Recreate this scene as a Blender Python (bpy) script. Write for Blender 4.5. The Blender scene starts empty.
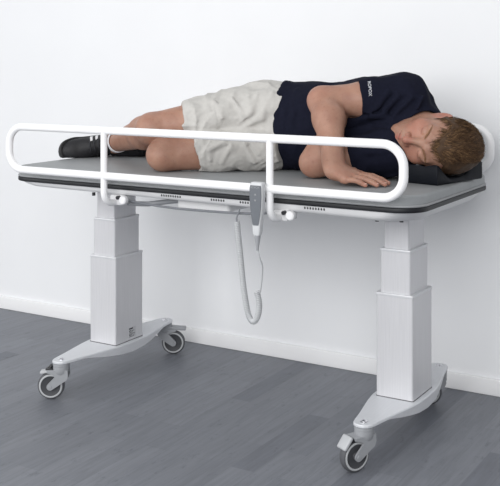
import bpy, bmesh, math, random
import numpy as np
from mathutils import Vector, Matrix
from mathutils.bvhtree import BVHTree

random.seed(7)
SC = bpy.context.scene
COL = SC.collection

# ------------------------------------------------------------------ camera, sky, lights, exposure
cam_d = bpy.data.cameras.new('camera')
cam = bpy.data.objects.new('camera', cam_d)
COL.objects.link(cam)
cam.location = (2.19597, -2.75061, 1.11302)
cam.rotation_euler = (math.pi / 2, 0, 0.54)
cam_d.sensor_fit = 'HORIZONTAL'
cam_d.sensor_width = 36.0
cam_d.lens = 36.0 * 990.86 / 500.0
cam_d.shift_y = -(243 - 58.2) / 500.0
cam_d.clip_start = 0.05
SC.camera = cam

world = bpy.data.worlds.new('world')
SC.world = world
world.use_nodes = True
bg = world.node_tree.nodes['Background']
bg.inputs[0].default_value = (0.96, 0.98, 1.0, 1)
bg.inputs[1].default_value = 0.30


def area_light(name, loc, target, size, size_y, power, col=(1, 1, 1)):
    l = bpy.data.lights.new(name, 'AREA')
    l.shape = 'RECTANGLE'
    l.size = size
    l.size_y = size_y
    l.energy = power
    l.color = col
    o = bpy.data.objects.new(name, l)
    COL.objects.link(o)
    o.location = loc
    o.rotation_euler = (Vector(target) - Vector(loc)).to_track_quat('-Z', 'Y').to_euler()
    return o


area_light('window_light', (-2.6, -2.6, 1.4), (0.3, 0.2, 0.5), 2.0, 2.0, 44)
area_light('room_light', (0.5, -4.4, 1.9), (0.5, 0.2, 0.6), 2.5, 2.0, 87)
area_light('front_right_fill', (2.6, -4.0, 2.2), (0.8, 0.2, 0.6), 2.0, 2.0, 67)  # added fill from the front right, lifts the right column and lower wall
area_light('ceiling_light', (0.3, -1.9, 2.9), (0.45, -0.3, 0.5), 2.6, 1.6, 18)

SC.view_settings.view_transform = 'Standard'
SC.view_settings.look = 'None'
SC.view_settings.exposure = 0.0
SC.view_settings.gamma = 1.0
SC.view_settings.use_curve_mapping = False


# ------------------------------------------------------------------ materials
def lin(c):
    return tuple((x / 12.92 if x <= 0.04045 else ((x + 0.055) / 1.055) ** 2.4) for x in c)


def rgb(r, g, b):
    return lin((r / 255, g / 255, b / 255)) + (1.0,)


def mat(name, col, rough=0.5, metal=0.0, noise=0.0, nscale=20.0, bump=0.0, bscale=200.0, spec=0.5, coords='Object', stretch=None, coat=0.0, sss=0.0):
    m = bpy.data.materials.new(name)
    m.use_nodes = True
    nt = m.node_tree
    b = nt.nodes['Principled BSDF']
    b.inputs['Base Color'].default_value = col
    b.inputs['Roughness'].default_value = rough
    b.inputs['Metallic'].default_value = metal
    b.inputs['Specular IOR Level'].default_value = spec
    if coat:
        b.inputs['Coat Weight'].default_value = coat
    tc = nt.nodes.new('ShaderNodeTexCoord')
    mp = nt.nodes.new('ShaderNodeMapping')
    nt.links.new(tc.outputs[coords], mp.inputs['Vector'])
    if stretch:
        mp.inputs['Scale'].default_value = stretch
    if noise:
        n = nt.nodes.new('ShaderNodeTexNoise')
        n.inputs['Scale'].default_value = nscale
        n.inputs['Detail'].default_value = 4
        nt.links.new(mp.outputs[0], n.inputs['Vector'])
        r = nt.nodes.new('ShaderNodeValToRGB')
        r.color_ramp.elements[0].position = 0.3
        r.color_ramp.elements[1].position = 0.7
        r.color_ramp.elements[0].color = tuple(c * (1 - noise) for c in col[:3]) + (1,)
        r.color_ramp.elements[1].color = tuple(min(1, c * (1 + noise)) for c in col[:3]) + (1,)
        nt.links.new(n.outputs['Fac'], r.inputs['Fac'])
        nt.links.new(r.outputs['Color'], b.inputs['Base Color'])
    if bump:
        n2 = nt.nodes.new('ShaderNodeTexNoise')
        n2.inputs['Scale'].default_value = bscale
        n2.inputs['Detail'].default_value = 3
        nt.links.new(mp.outputs[0], n2.inputs['Vector'])
        bp = nt.nodes.new('ShaderNodeBump')
        bp.inputs['Strength'].default_value = bump
        bp.inputs['Distance'].default_value = 0.002
        nt.links.new(n2.outputs['Fac'], bp.inputs['Height'])
        nt.links.new(bp.outputs['Normal'], b.inputs['Normal'])
    return m


M = {}
M['wall'] = mat('wall_paint', rgb(236, 237, 239), 0.75, noise=0.012, nscale=3, bump=0.06, bscale=260, spec=0.2)
M['skirting'] = mat('skirting_paint', rgb(240, 240, 241), 0.45, noise=0.01, nscale=5)
M['white_tube'] = mat('white_powder_coat', rgb(246, 246, 247), 0.3, noise=0.008, nscale=30)
M['white_plastic'] = mat('white_plastic', rgb(226, 226, 227), 0.45, noise=0.015, nscale=12)
M['steel'] = mat('brushed_aluminium', rgb(212, 212, 215), 0.42, metal=0.25, noise=0.035, nscale=6, stretch=(60, 60, 1.5), spec=0.4)
M['collar'] = mat('column_collar', rgb(214, 215, 218), 0.4, metal=0.2, noise=0.01)
M['foot'] = mat('foot_metal', rgb(216, 218, 222), 0.42, metal=0.15, noise=0.03, nscale=8, stretch=(40, 2, 40))
M['castor'] = mat('castor_plastic', rgb(156, 158, 162), 0.45, noise=0.03, nscale=60)
M['pedal'] = mat('pedal_plastic', rgb(186, 188, 191), 0.4, noise=0.02, nscale=60)
M['tyre'] = mat('tyre_rubber', rgb(88, 89, 93), 0.6, noise=0.06, nscale=80)
M['hub'] = mat('wheel_hub', rgb(66, 67, 71), 0.55, noise=0.05, nscale=80)
M['rim'] = mat('wheel_rim', rgb(186, 188, 190), 0.4, noise=0.02, nscale=60)
M['chrome'] = mat('chrome', rgb(225, 225, 228), 0.15, metal=1.0, noise=0.02, nscale=50)
M['dark'] = mat('dark_plastic', rgb(30, 31, 35), 0.4, noise=0.05, nscale=40)
M['band'] = mat('edge_band', rgb(20, 22, 27), 0.5, noise=0.05, nscale=40)
M['vinyl'] = mat('mattress_vinyl', rgb(150, 153, 155), 0.5, noise=0.03, nscale=25, bump=0.05, bscale=420)
M['piping'] = mat('mattress_piping', rgb(152, 154, 156), 0.5, noise=0.02, nscale=40)
M['pillow'] = mat('pillow_vinyl', rgb(18, 21, 28), 0.6, noise=0.06, nscale=60, spec=0.2, bump=0.05, bscale=600)
M['navy'] = mat('navy_cotton', rgb(22, 24, 38), 0.9, noise=0.1, nscale=120, bump=0.15, bscale=900, spec=0.12)
M['shorts'] = mat('shorts_cotton', rgb(192, 190, 186), 0.85, noise=0.035, nscale=90, bump=0.18, bscale=800, spec=0.2)
M['sock'] = mat('sock_cotton', rgb(225, 226, 230), 0.9, noise=0.03, nscale=120, bump=0.3, bscale=500)
M['shoe'] = mat('shoe_mesh', rgb(27, 27, 31), 0.6, noise=0.2, nscale=160, bump=0.3, bscale=700)
M['sole'] = mat('shoe_sole', rgb(20, 20, 23), 0.55, noise=0.1, nscale=100)
M['lace'] = mat('shoe_lace', rgb(44, 45, 50), 0.8, noise=0.1, nscale=200)
M['stripe'] = mat('shoe_stripe', rgb(226, 226, 228), 0.5, noise=0.02)
M['print'] = mat('white_print', rgb(214, 216, 222), 0.7, noise=0.02)
M['ink'] = mat('black_ink', rgb(52, 52, 56), 0.7, noise=0.02)
M['paper'] = mat('label_paper', rgb(196, 197, 200), 0.6, noise=0.02)
M['keypad'] = mat('keypad_foil', rgb(104, 108, 114), 0.5, noise=0.03, nscale=60)
M['handset'] = mat('handset_plastic', rgb(204, 206, 208), 0.45, noise=0.015, nscale=40)
M['cord'] = mat('cord_plastic', rgb(194, 196, 198), 0.5, noise=0.02, nscale=60)
M['cable'] = mat('cable_plastic', rgb(122, 125, 130), 0.5, noise=0.02, nscale=60)
M['brow'] = mat('brow_hair', rgb(140, 104, 76), 0.8, noise=0.15, nscale=300)


def floor_mat():
    m = bpy.data.materials.new('grey_parquet')
    m.use_nodes = True
    nt = m.node_tree
    L = nt.links.new
    b = nt.nodes['Principled BSDF']
    tc = nt.nodes.new('ShaderNodeTexCoord')
    mp = nt.nodes.new('ShaderNodeMapping')
    mp.inputs['Rotation'].default_value = (0, 0, math.pi / 2)
    mp.inputs['Location'].default_value = (0.0, 0.03, 0)
    L(tc.outputs['Object'], mp.inputs['Vector'])
    br = nt.nodes.new('ShaderNodeTexBrick')
    br.offset = 0.37
    br.offset_frequency = 2
    br.squash = 1.0
    br.inputs['Color1'].default_value = (0.0, 0.0, 0.0, 1)
    br.inputs['Color2'].default_value = (1, 1, 1, 1)
    br.inputs['Mortar'].default_value = (0.5, 0.5, 0.5, 1)
    br.inputs['Scale'].default_value = 1.0
    br.inputs['Mortar Size'].default_value = 0.0009
    br.inputs['Mortar Smooth'].default_value = 0.3
    br.inputs['Brick Width'].default_value = 0.46
    br.inputs['Row Height'].default_value = 0.072
    L(mp.outputs[0], br.inputs['Vector'])
    ramp = nt.nodes.new('ShaderNodeValToRGB')
    e = ramp.color_ramp.elements
    e[0].position = 0.0
    e[0].color = rgb(111, 114, 122)
    e[1].position = 1.0
    e[1].color = rgb(129, 132, 139)
    for ps, cc in ((0.04, (109, 112, 120)), (0.07, (121, 124, 131))):
        x = e.new(ps)
        x.color = rgb(*cc)
    L(br.outputs['Color'], ramp.inputs['Fac'])
    # grain stretched along the boards
    mp2 = nt.nodes.new('ShaderNodeMapping')
    mp2.inputs['Scale'].default_value = (38, 3.0, 1)
    L(tc.outputs['Object'], mp2.inputs['Vector'])
    n = nt.nodes.new('ShaderNodeTexNoise')
    n.inputs['Scale'].default_value = 1.6
    n.inputs['Detail'].default_value = 6
    n.inputs['Roughness'].default_value = 0.65
    n.inputs['Distortion'].default_value = 0.6
    L(mp2.outputs[0], n.inputs['Vector'])
    r2 = nt.nodes.new('ShaderNodeValToRGB')
    r2.color_ramp.elements[0].position = 0.25
    r2.color_ramp.elements[0].color = (0.74, 0.74, 0.74, 1)
    r2.color_ramp.elements[1].position = 0.62
    r2.color_ramp.elements[1].color = (1.02, 1.02, 1.02, 1)
    L(n.outputs['Fac'], r2.inputs['Fac'])
    mx = nt.nodes.new('ShaderNodeMix')
    mx.data_type = 'RGBA'
    mx.blend_type = 'MULTIPLY'
    mx.inputs[0].default_value = 1.0
    L(ramp.outputs['Color'], mx.inputs[6])
    L(r2.outputs['Color'], mx.inputs[7])
    # joints
    mx2 = nt.nodes.new('ShaderNodeMix')
    mx2.data_type = 'RGBA'
    mx2.inputs[7].default_value = rgb(88, 91, 100)
    mu = nt.nodes.new('ShaderNodeMath')
    mu.operation = 'MULTIPLY'
    mu.inputs[1].default_value = 0.30
    L(br.outputs['Fac'], mu.inputs[0])
    L(mu.outputs[0], mx2.inputs[0])
    L(mx.outputs[2], mx2.inputs[6])
    n3 = nt.nodes.new('ShaderNodeTexNoise')
    n3.inputs['Scale'].default_value = 2.4
    n3.inputs['Detail'].default_value = 8
    n3.inputs['Roughness'].default_value = 0.75
    mp3 = nt.nodes.new('ShaderNodeMapping')
    mp3.inputs['Scale'].default_value = (14, 5, 1)
    L(tc.outputs['Object'], mp3.inputs['Vector'])
    L(mp3.outputs[0], n3.inputs['Vector'])
    r3 = nt.nodes.new('ShaderNodeValToRGB')
    r3.color_ramp.elements[0].position = 0.30
    r3.color_ramp.elements[0].color = (0.62, 0.62, 0.64, 1)
    r3.color_ramp.elements[1].position = 0.43
    r3.color_ramp.elements[1].color = (1, 1, 1, 1)
    L(n3.outputs['Fac'], r3.inputs['Fac'])
    mx3 = nt.nodes.new('ShaderNodeMix')
    mx3.data_type = 'RGBA'
    mx3.blend_type = 'MULTIPLY'
    mx3.inputs[0].default_value = 1.0
    L(mx2.outputs[2], mx3.inputs[6])
    L(r3.outputs['Color'], mx3.inputs[7])
    L(mx3.outputs[2], b.inputs['Base Color'])
    rr = nt.nodes.new('ShaderNodeMapRange')
    rr.inputs['To Min'].default_value = 0.42
    rr.inputs['To Max'].default_value = 0.6
    L(n.outputs['Fac'], rr.inputs['Value'])
    L(rr.outputs[0], b.inputs['Roughness'])
    bp = nt.nodes.new('ShaderNodeBump')
    bp.inputs['Strength'].default_value = 0.15
    bp.inputs['Distance'].default_value = 0.002
    L(n.outputs['Fac'], bp.inputs['Height'])
    L(bp.outputs['Normal'], b.inputs['Normal'])
    b.inputs['Specular IOR Level'].default_value = 0.4
    return m


def skin_mat():
    m = bpy.data.materials.new('skin')
    m.use_nodes = True
    nt = m.node_tree
    L = nt.links.new
    b = nt.nodes['Principled BSDF']
    tc = nt.nodes.new('ShaderNodeTexCoord')
    n = nt.nodes.new('ShaderNodeTexNoise')
    n.inputs['Scale'].default_value = 22
    n.inputs['Detail'].default_value = 5
    L(tc.outputs['Object'], n.inputs['Vector'])
    r = nt.nodes.new('ShaderNodeValToRGB')
    r.color_ramp.elements[0].position = 0.3
    r.color_ramp.elements[0].color = rgb(155, 114, 97)
    r.color_ramp.elements[1].position = 0.7
    r.color_ramp.elements[1].color = rgb(173, 134, 115)
    L(n.outputs['Fac'], r.inputs['Fac'])
    at = nt.nodes.new('ShaderNodeAttribute')
    at.attribute_name = 'pigment'
    sp = nt.nodes.new('ShaderNodeSeparateColor')
    L(at.outputs['Color'], sp.inputs[0])
    cur = r.outputs['Color']
    for k, col in ((0, rgb(170, 92, 84)), (1, rgb(88, 58, 48)), (2, rgb(180, 110, 96))):
        mx = nt.nodes.new('ShaderNodeMix')
        mx.data_type = 'RGBA'
        L(sp.outputs[k], mx.inputs[0])
        L(cur, mx.inputs[6])
        mx.inputs[7].default_value = col
        cur = mx.outputs[2]
    # freckles and fine hairs
    n2 = nt.nodes.new('ShaderNodeTexNoise')
    n2.inputs['Scale'].default_value = 130
    n2.inputs['Detail'].default_value = 2
    L(tc.outputs['Object'], n2.inputs['Vector'])
    r2 = nt.nodes.new('ShaderNodeValToRGB')
    r2.color_ramp.elements[0].position = 0.28
    r2.color_ramp.elements[0].color = (0.90, 0.87, 0.84, 1)
    r2.color_ramp.elements[1].position = 0.42
    r2.color_ramp.elements[1].color = (1, 1, 1, 1)
    L(n2.outputs['Fac'], r2.inputs['Fac'])
    mm = nt.nodes.new('ShaderNodeMix')
    mm.data_type = 'RGBA'
    mm.blend_type = 'MULTIPLY'
    mm.inputs[0].default_value = 1.0
    L(cur, mm.inputs[6])
    L(r2.outputs['Color'], mm.inputs[7])
    L(mm.outputs[2], b.inputs['Base Color'])
    b.inputs['Roughness'].default_value = 0.5
    b.inputs['Specular IOR Level'].default_value = 0.4
    b.inputs['Subsurface Weight'].default_value = 0.12
    b.inputs['Subsurface Radius'].default_value = (0.8, 0.3, 0.15)
    b.inputs['Subsurface Scale'].default_value = 0.01
    return m


def hair_mat():
    m = bpy.data.materials.new('brown_hair')
    m.use_nodes = True
    nt = m.node_tree
    L = nt.links.new
    b = nt.nodes['Principled BSDF']
    at = nt.nodes.new('ShaderNodeAttribute')
    at.attribute_name = 'tone'
    r = nt.nodes.new('ShaderNodeValToRGB')
    r.color_ramp.elements[0].position = 0.0
    r.color_ramp.elements[0].color = rgb(64, 49, 37)
    r.color_ramp.elements[1].position = 1.0
    r.color_ramp.elements[1].color = rgb(158, 124, 90)
    e = r.color_ramp.elements.new(0.55)
    e.color = rgb(94, 71, 52)
    L(at.outputs['Fac'], r.inputs['Fac'])
    L(r.outputs['Color'], b.inputs['Base Color'])
    b.inputs['Roughness'].default_value = 0.6
    b.inputs['Specular IOR Level'].default_value = 0.15
    return m


M['floor'] = floor_mat()
M['skin'] = skin_mat()
M['hair'] = hair_mat()

# ------------------------------------------------------------------ object helpers
WL = {}     # world location of every object made here (no rotations are used on parents)


def link_mesh(name, me, m, parent=None, origin=None, smooth=True, autosmooth=None):
    co = np.empty(len(me.vertices) * 3, 'f')
    me.vertices.foreach_get('co', co)
    co = co.reshape(-1, 3)
    if origin is None:
        origin = (co.min(0) + co.max(0)) / 2
    origin = np.array(origin, 'f')
    co -= origin
    me.vertices.foreach_set('co', co.ravel())
    me.update()
    me.materials.append(M[m] if isinstance(m, str) else m)
    if smooth:
        me.polygons.foreach_set('use_smooth', [True] * len(me.polygons))
        if autosmooth is not None:
            me.set_sharp_from_angle(angle=math.radians(autosmooth))
    o = bpy.data.objects.new(name, me)
    COL.objects.link(o)
    pl = Vector((0, 0, 0))
    if parent is not None:
        o.parent = parent
        pl = WL[parent]
    o.location = Vector([float(v) for v in origin]) - pl
    WL[o] = Vector([float(v) for v in origin])
    return o


def obj(name, bm, m, parent=None, origin=None, smooth=True, autosmooth=35):
    me = bpy.data.meshes.new(name)
    bmesh.ops.recalc_face_normals(bm, faces=bm.faces[:])
    bm.to_mesh(me)
    bm.free()
    return link_mesh(name, me, m, parent, origin, smooth, autosmooth)


def thing(name, loc, label, cat, group=None):
    o = bpy.data.objects.new(name, None)
    o.empty_display_size = 0.05
    COL.objects.link(o)
    o.location = loc
    WL[o] = Vector(loc)
    tag(o, label, cat, group)
    return o


def tag(o, label, cat, group=None):
    o['label'] = label
    o['category'] = cat
    if group:
        o['group'] = group


def struct(o):
    o['kind'] = 'structure'
    return o


def add_box(bm, lo, hi, bevel=0.0, seg=3, mtx=None):
    r = bmesh.ops.create_cube(bm, size=1.0)
    vs = r['verts']
    for v in vs:
        v.co = Vector([lo[i] + (v.co[i] + 0.5) * (hi[i] - lo[i]) for i in range(3)])
    if bevel > 0:
        es = list({e for v in vs for e in v.link_edges})
        rb = bmesh.ops.bevel(bm, geom=es, offset=bevel, segments=seg, profile=0.5, affect='EDGES')
        vs = list({v for f in rb['faces'] for v in f.verts} | {v for v in vs if v.is_valid})
    if mtx is not None:
        for v in vs:
            v.co = mtx @ v.co
    return vs


def prism(bm, pts, z0, z1, bev_top=0.0, bev_bot=0.0, seg=3, taper=None):
    """extrude a convex-ish outline (list of xy) from z0 to z1, rounding the rims by insetting along outline normals"""
    n = len(pts)
    P = np.array(pts, float)
    nx = np.roll(P, -1, 0) - np.roll(P, 1, 0)
    nx /= np.linalg.norm(nx, axis=1)[:, None] + 1e-12
    N = np.stack([nx[:, 1], -nx[:, 0]], 1)      # outward for ccw
    rings = []
    for i in range(seg + 1):
        if bev_bot > 0:
            a = math.pi / 2 * i / seg
            rings.append((z0 + bev_bot * (1 - math.sin(a)), bev_bot * (1 - math.cos(a))))
    if bev_bot > 0:
        rings = [(z0 + bev_bot * (1 - math.cos(math.pi / 2 * i / seg)), bev_bot * (1 - math.sin(math.pi / 2 * i / seg))) for i in range(seg + 1)]
    else:
        rings = [(z0, 0.0)]
    if bev_top > 0:
        rings += [(z1 - bev_top * (1 - math.sin(math.pi / 2 * i / seg)), bev_top * (1 - math.cos(math.pi / 2 * i / seg))) for i in range(seg + 1)]
    else:
        rings += [(z1, 0.0)]
    vr = []
    for z, ins in rings:
        q = P - N * ins
        vr.append([bm.verts.new((q[i, 0], q[i, 1], z)) for i in range(n)])
    for a, b in zip(vr[:-1], vr[1:]):
        for i in range(n):
            j = (i + 1) % n
            bm.faces.new((a[i], a[j], b[j], b[i]))
    bm.faces.new(list(reversed(vr[0])))
    bm.faces.new(vr[-1])
    return vr


def rrect(x0, x1, y0, y1, r, n=10):
    pts = []
    for cx, cy, a0 in ((x1 - r, y1 - r, 0), (x0 + r, y1 - r, 90), (x0 + r, y0 + r, 180), (x1 - r, y0 + r, 270)):
        for i in range(n + 1):
            a = math.radians(a0 + 90 * i / n)
            pts.append((cx + r * math.cos(a), cy + r * math.sin(a)))
    return pts


def frame_along(path, closed=False):
    P = [Vector(p) for p in path]
    n = len(P)
    T = []
    for i in range(n):
        if closed:
            t = P[(i + 1) % n] - P[i - 1]
        else:
            t = P[min(i + 1, n - 1)] - P[max(i - 1, 0)]
        T.append(t.normalized())
    up = Vector((0, 0, 1)) if abs(T[0].z) < 0.9 else Vector((0, 1, 0))
    U = (up - T[0] * up.dot(T[0])).normalized()
    fr = []
    for i in range(n):
        U = (U - T[i] * U.dot(T[i]))
        if U.length < 1e-6:
            U = T[i].orthogonal()
        U.normalize()
        fr.append((P[i], T[i], U.copy(), T[i].cross(U)))
    return fr


def tube(bm, path, r, n=12, closed=False, caps=True):
    fr = frame_along(path, closed)
    rs = r if isinstance(r, (list, tuple)) else [r] * len(fr)
    rings = []
    for (p, t, u, v), rr in zip(fr, rs):
        rings.append([bm.verts.new(p + (u * math.cos(2 * math.pi * k / n) + v * math.sin(2 * math.pi * k / n)) * rr) for k in range(n)])
    m = len(rings)
    for i in range(m if closed else m - 1):
        a, b = rings[i], rings[(i + 1) % m]
        for k in range(n):
            bm.faces.new((a[k], a[(k + 1) % n], b[(k + 1) % n], b[k]))
    if caps and not closed:
        bm.faces.new(list(reversed(rings[0])))
        bm.faces.new(rings[-1])


def catmull(pts, per=10):
    P = [Vector(p) for p in pts]
    P = [P[0] * 2 - P[1]] + P + [P[-1] * 2 - P[-2]]
    out = []
    for i in range(1, len(P) - 2):
        for k in range(per):
            t = k / per
            a, b, c, d = P[i - 1], P[i], P[i + 1], P[i + 2]
            out.append(0.5 * ((2 * b) + (c - a) * t + (2 * a - 5 * b + 4 * c - d) * t * t + (3 * b - a - 3 * c + d) * t ** 3))
    out.append(P[-2])
    return out


def fillet(pts, r, n=8, closed=False):
    P = [Vector(p) for p in pts]
    out = []
    m = len(P)
    for i in range(m):
        if not closed and i in (0, m - 1):
            out.append(P[i])
            continue
        a, b, c = P[i - 1], P[i], P[(i + 1) % m]
        d1, d2 = (a - b).normalized(), (c - b).normalized()
        ang = d1.angle(d2)
        L = r / math.tan(ang / 2)
        s, e = b + d1 * L, b + d2 * L
        cen = b + (d1 + d2).normalized() * (r / math.sin(ang / 2))
        for k in range(n + 1):
            t = k / n
            v = (s - cen).slerp(e - cen, t) if False else None
            v1, v2 = (s - cen).normalized(), (e - cen).normalized()
            th = v1.angle(v2)
            v = (v1 * math.sin((1 - t) * th) + v2 * math.sin(t * th)) / math.sin(th)
            out.append(cen + v * r)
    return out


def lathe(bm, prof, cen, axis, n=32):
    """prof = list of (radius, along axis)"""
    ax = Vector(axis).normalized()
    u = ax.orthogonal().normalized()
    v = ax.cross(u)
    cen = Vector(cen)
    rings = []
    for r, h in prof:
        if r < 1e-6:
            rings.append([bm.verts.new(cen + ax * h)])
        else:
            rings.append([bm.verts.new(cen + ax * h + (u * math.cos(2 * math.pi * k / n) + v * math.sin(2 * math.pi * k / n)) * r) for k in range(n)])
    for a, b in zip(rings[:-1], rings[1:]):
        for k in range(n):
            j = (k + 1) % n
            if len(a) == 1 and len(b) == 1:
                continue
            if len(a) == 1:
                bm.faces.new((a[0], b[j], b[k]))
            elif len(b) == 1:
                bm.faces.new((a[k], a[j], b[0]))
            else:
                bm.faces.new((a[k], a[j], b[j], b[k]))


def text_mesh(body, size, thick=0.0004):
    cu = bpy.data.curves.new('lettering', 'FONT')
    cu.body = body
    cu.size = size
    cu.extrude = thick
    cu.align_x = 'CENTER'
    cu.align_y = 'CENTER'
    to = bpy.data.objects.new('lettering', cu)
    COL.objects.link(to)
    dg = bpy.context.evaluated_depsgraph_get()
    me = bpy.data.meshes.new_from_object(to.evaluated_get(dg))
    bpy.data.objects.remove(to)
    bpy.data.curves.remove(cu)
    return me


# ------------------------------------------------------------------ the room
WALL_Y = 0.472
bm = bmesh.new()
add_box(bm, (-5.0, -5.0, -0.05), (5.0, WALL_Y + 0.1, 0.0))
struct(obj('floor', bm, 'floor', origin=(0, 0, 0)))
bm = bmesh.new()
add_box(bm, (-5.0, WALL_Y, 0.0), (5.0, WALL_Y + 0.1, 3.2))
struct(obj('wall_back', bm, 'wall', origin=(0, WALL_Y, 0)))
bm = bmesh.new()
add_box(bm, (-5.0, WALL_Y - 0.012, 0.0), (5.0, WALL_Y, 0.055), 0.003)
struct(obj('baseboard_back', bm, 'skirting', origin=(0, WALL_Y, 0)))

# ------------------------------------------------------------------ the care table
D = 1.08
BX0, BX1, BY = -0.205, 1.246, 0.320
TOP, MB_, BB = 0.752, 0.7185, 0.7045
table = thing('care_table', (D / 2, 0, 0), 'long height-adjustable care table with grey mattress, white side rails and castors', 'care table')

bm = bmesh.new()
prism(bm, rrect(BX0 + 0.003, BX1 - 0.003, -BY + 0.003, BY - 0.003, 0.078, 14), MB_, TOP, 0.008, 0.003, 4)
mattress = obj('mattress', bm, 'vinyl', table)
bm = bmesh.new()
tube(bm, [(x, y, MB_ + 0.0035) for x, y in rrect(BX0 + 0.002, BX1 - 0.002, -BY + 0.002, BY - 0.002, 0.079, 14)], 0.0036, 8, closed=True)
obj('piping', bm, 'piping', mattress)
bm = bmesh.new()
prism(bm, rrect(BX0 - 0.001, BX1 + 0.001, -BY - 0.001, BY + 0.001, 0.081, 14), BB, MB_, 0.004, 0.004, 3)
obj('platform_edge', bm, 'band', table)
# white underside tray: a shallow rounded bowl
bm = bmesh.new()
prof = [(0.007, 0.0), (0.010, 0.011), (0.018, 0.020), (0.04, 0.026), (0.10, 0.029)]
rings = []
for ins, dp in prof:
    pts = rrect(BX0 + ins, BX1 - ins * 1.2 - dp * 0.6, -BY + ins, BY - ins, 0.082 + dp * 2.0, 12)
    rings.append([bm.verts.new((x, y, BB - dp * (0.75 + 0.65 * min(1, max(0, (x - 0.98) / 0.16))))) for x, y in pts])
for a, b in zip(rings[:-1], rings[1:]):
    for i in range(len(a)):
        j = (i + 1) % len(a)
        bm.faces.new((a[i], b[i], b[j], a[j]))
bm.faces.new(rings[0])
bm.faces.new(list(reversed(rings[-1])))
tray = obj('underside_tray', bm, 'white_plastic', table)
for sx, sy in ((1.113, -0.296), (1.175, -0.275), (0.13, -0.30)):
    bm = bmesh.new()
    lathe(bm, [(0, -0.004), (0.0055, -0.004), (0.0055, 0.006), (0, 0.006)], (sx, sy + 0.020, BB - 0.0285), (0, 0, 1), 12)
    obj('screw', bm, 'dark', tray)

# ventilation slots in the tray rim
for gx, n in ((0.42, 9), (0.60, 6), (0.70, 4), (0.91, 8)):
    bm = bmesh.new()
    for k in range(n):
        add_box(bm, (gx + k * 0.0085, -BY + 0.0065, BB - 0.010), (gx + k * 0.0085 + 0.004, -BY + 0.0145, BB - 0.004), 0.0008, 1)
    obj('ventilation_slots', bm, 'dark', tray)

# actuator housings and linkage under the platform
bm = bmesh.new()
add_box(bm, (0.44, -0.26, 0.648), (0.63, -0.12, 0.685), 0.012, 4)
for v in bm.verts:
    if v.co.z < 0.655:
        v.co.x += (0.535 - v.co.x) * 0.18
obj('motor_housing', bm, 'white_plastic', table)
bm = bmesh.new()
add_box(bm, (0.33, 0.02, 0.652), (0.75, 0.10, 0.68), 0.008, 3)
obj('cross_beam', bm, 'white_plastic', table)
bm = bmesh.new()
tube(bm, fillet([(0.262, -0.27, 0.655), (0.33, -0.255, 0.657), (0.40, -0.22, 0.667), (0.46, -0.19, 0.672)], 0.03, 5), 0.008, 12)
obj('push_rod', bm, 'castor', table)


def column(x0):
    cb = (x0, 0, 0.127)
    secs = (('lower_section', 0.0573, 0.0765, 0.1275, 0.4305, 'steel'), ('middle_section', 0.0470, 0.0695, 0.4305, 0.559, 'steel'),
            ('upper_section', 0.0392, 0.0620, 0.559, 0.682, 'steel'))
    root = None
    for i, (nm, hx, hy, z0, z1, mm) in enumerate(secs):
        bm = bmesh.new()
        prism(bm, rrect(x0 - hx, x0 + hx, -hy, hy, 0.006, 5), z0, z1 - 0.004)
        if root is None:
            root = obj('lifting_column', bm, mm, table)
            par = root
        else:
            par = obj(nm, bm, mm, root)
        if i < 2:
            bm = bmesh.new()
            prism(bm, rrect(x0 - hx - 0.0012, x0 + hx + 0.0012, -hy - 0.0012, hy + 0.0012, 0.006, 5), z1 - 0.0085, z1, 0.002, 0.001, 2)
            obj('collar', bm, 'collar', root)
    bm = bmesh.new()
    prism(bm, rrect(x0 - 0.0583, x0 + 0.0583, -0.0775, 0.0775, 0.006, 5), 0.1262, 0.1292)
    obj('base_gasket', bm, 'hub', root)
    return root


def foot(x0):
    half = [(0.0, -0.316), (0.012, -0.314), (0.022, -0.307), (0.028, -0.296), (0.031, -0.284), (0.040, -0.235), (0.053, -0.175), (0.066, -0.115), (0.073, -0.07), (0.075, 0.0)]
    pts = []
    for (a, b), (c, d) in zip(half[:-1], half[1:]):
        for k in range(4):
            pts.append((a + (c - a) * k / 4, b + (d - b) * k / 4))
    pts.append(half[-1])
    right = pts + [(x, -y) for x, y in reversed(pts[:-1])]
    left = [(-x, y) for x, y in reversed(right)][1:-1]
    out = [(x0 + x, y) for x, y in right + left]
    bm = bmesh.new()
    n = len(out)

    def under(y):
        t = min(1, max(0, abs(y) / 0.215))
        t = t ** 1.6
        return 0.091 + 0.026 * t
    top = [bm.verts.new((x0 + (x - x0) * 0.965, y * 0.992, 0.1275)) for x, y in out]
    tp2 = [bm.verts.new((x, y, 0.1245)) for x, y in out]
    mid = [bm.verts.new((x, y, under(y) + 0.003)) for x, y in out]
    bot = [bm.verts.new((x0 + (x - x0) * 0.9, y * 0.985, under(y))) for x, y in out]
    for a, b in ((top, tp2), (tp2, mid), (mid, bot)):
        for i in range(n):
            j = (i + 1) % n
            bm.faces.new((a[i], b[i], b[j], a[j]))
    # cap as strips between mirrored vertices so the curved underside stays clean
    m = len(right)
    for ring, flip in ((top, False), (bot, True)):
        R_ = ring[:m]
        L_ = [ring[0]] + list(reversed(ring[m:])) + [ring[m - 1]]
        for i in range(m - 1):
            f = [R_[i], R_[i + 1], L_[i + 1], L_[i]]
            f = [v for k, v in enumerate(f) if v not in f[:k]]
            if len(f) >= 3:
                bm.faces.new(f if not flip else list(reversed(f)))
    return obj('base_foot', bm, 'foot', table, autosmooth=30)


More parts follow.
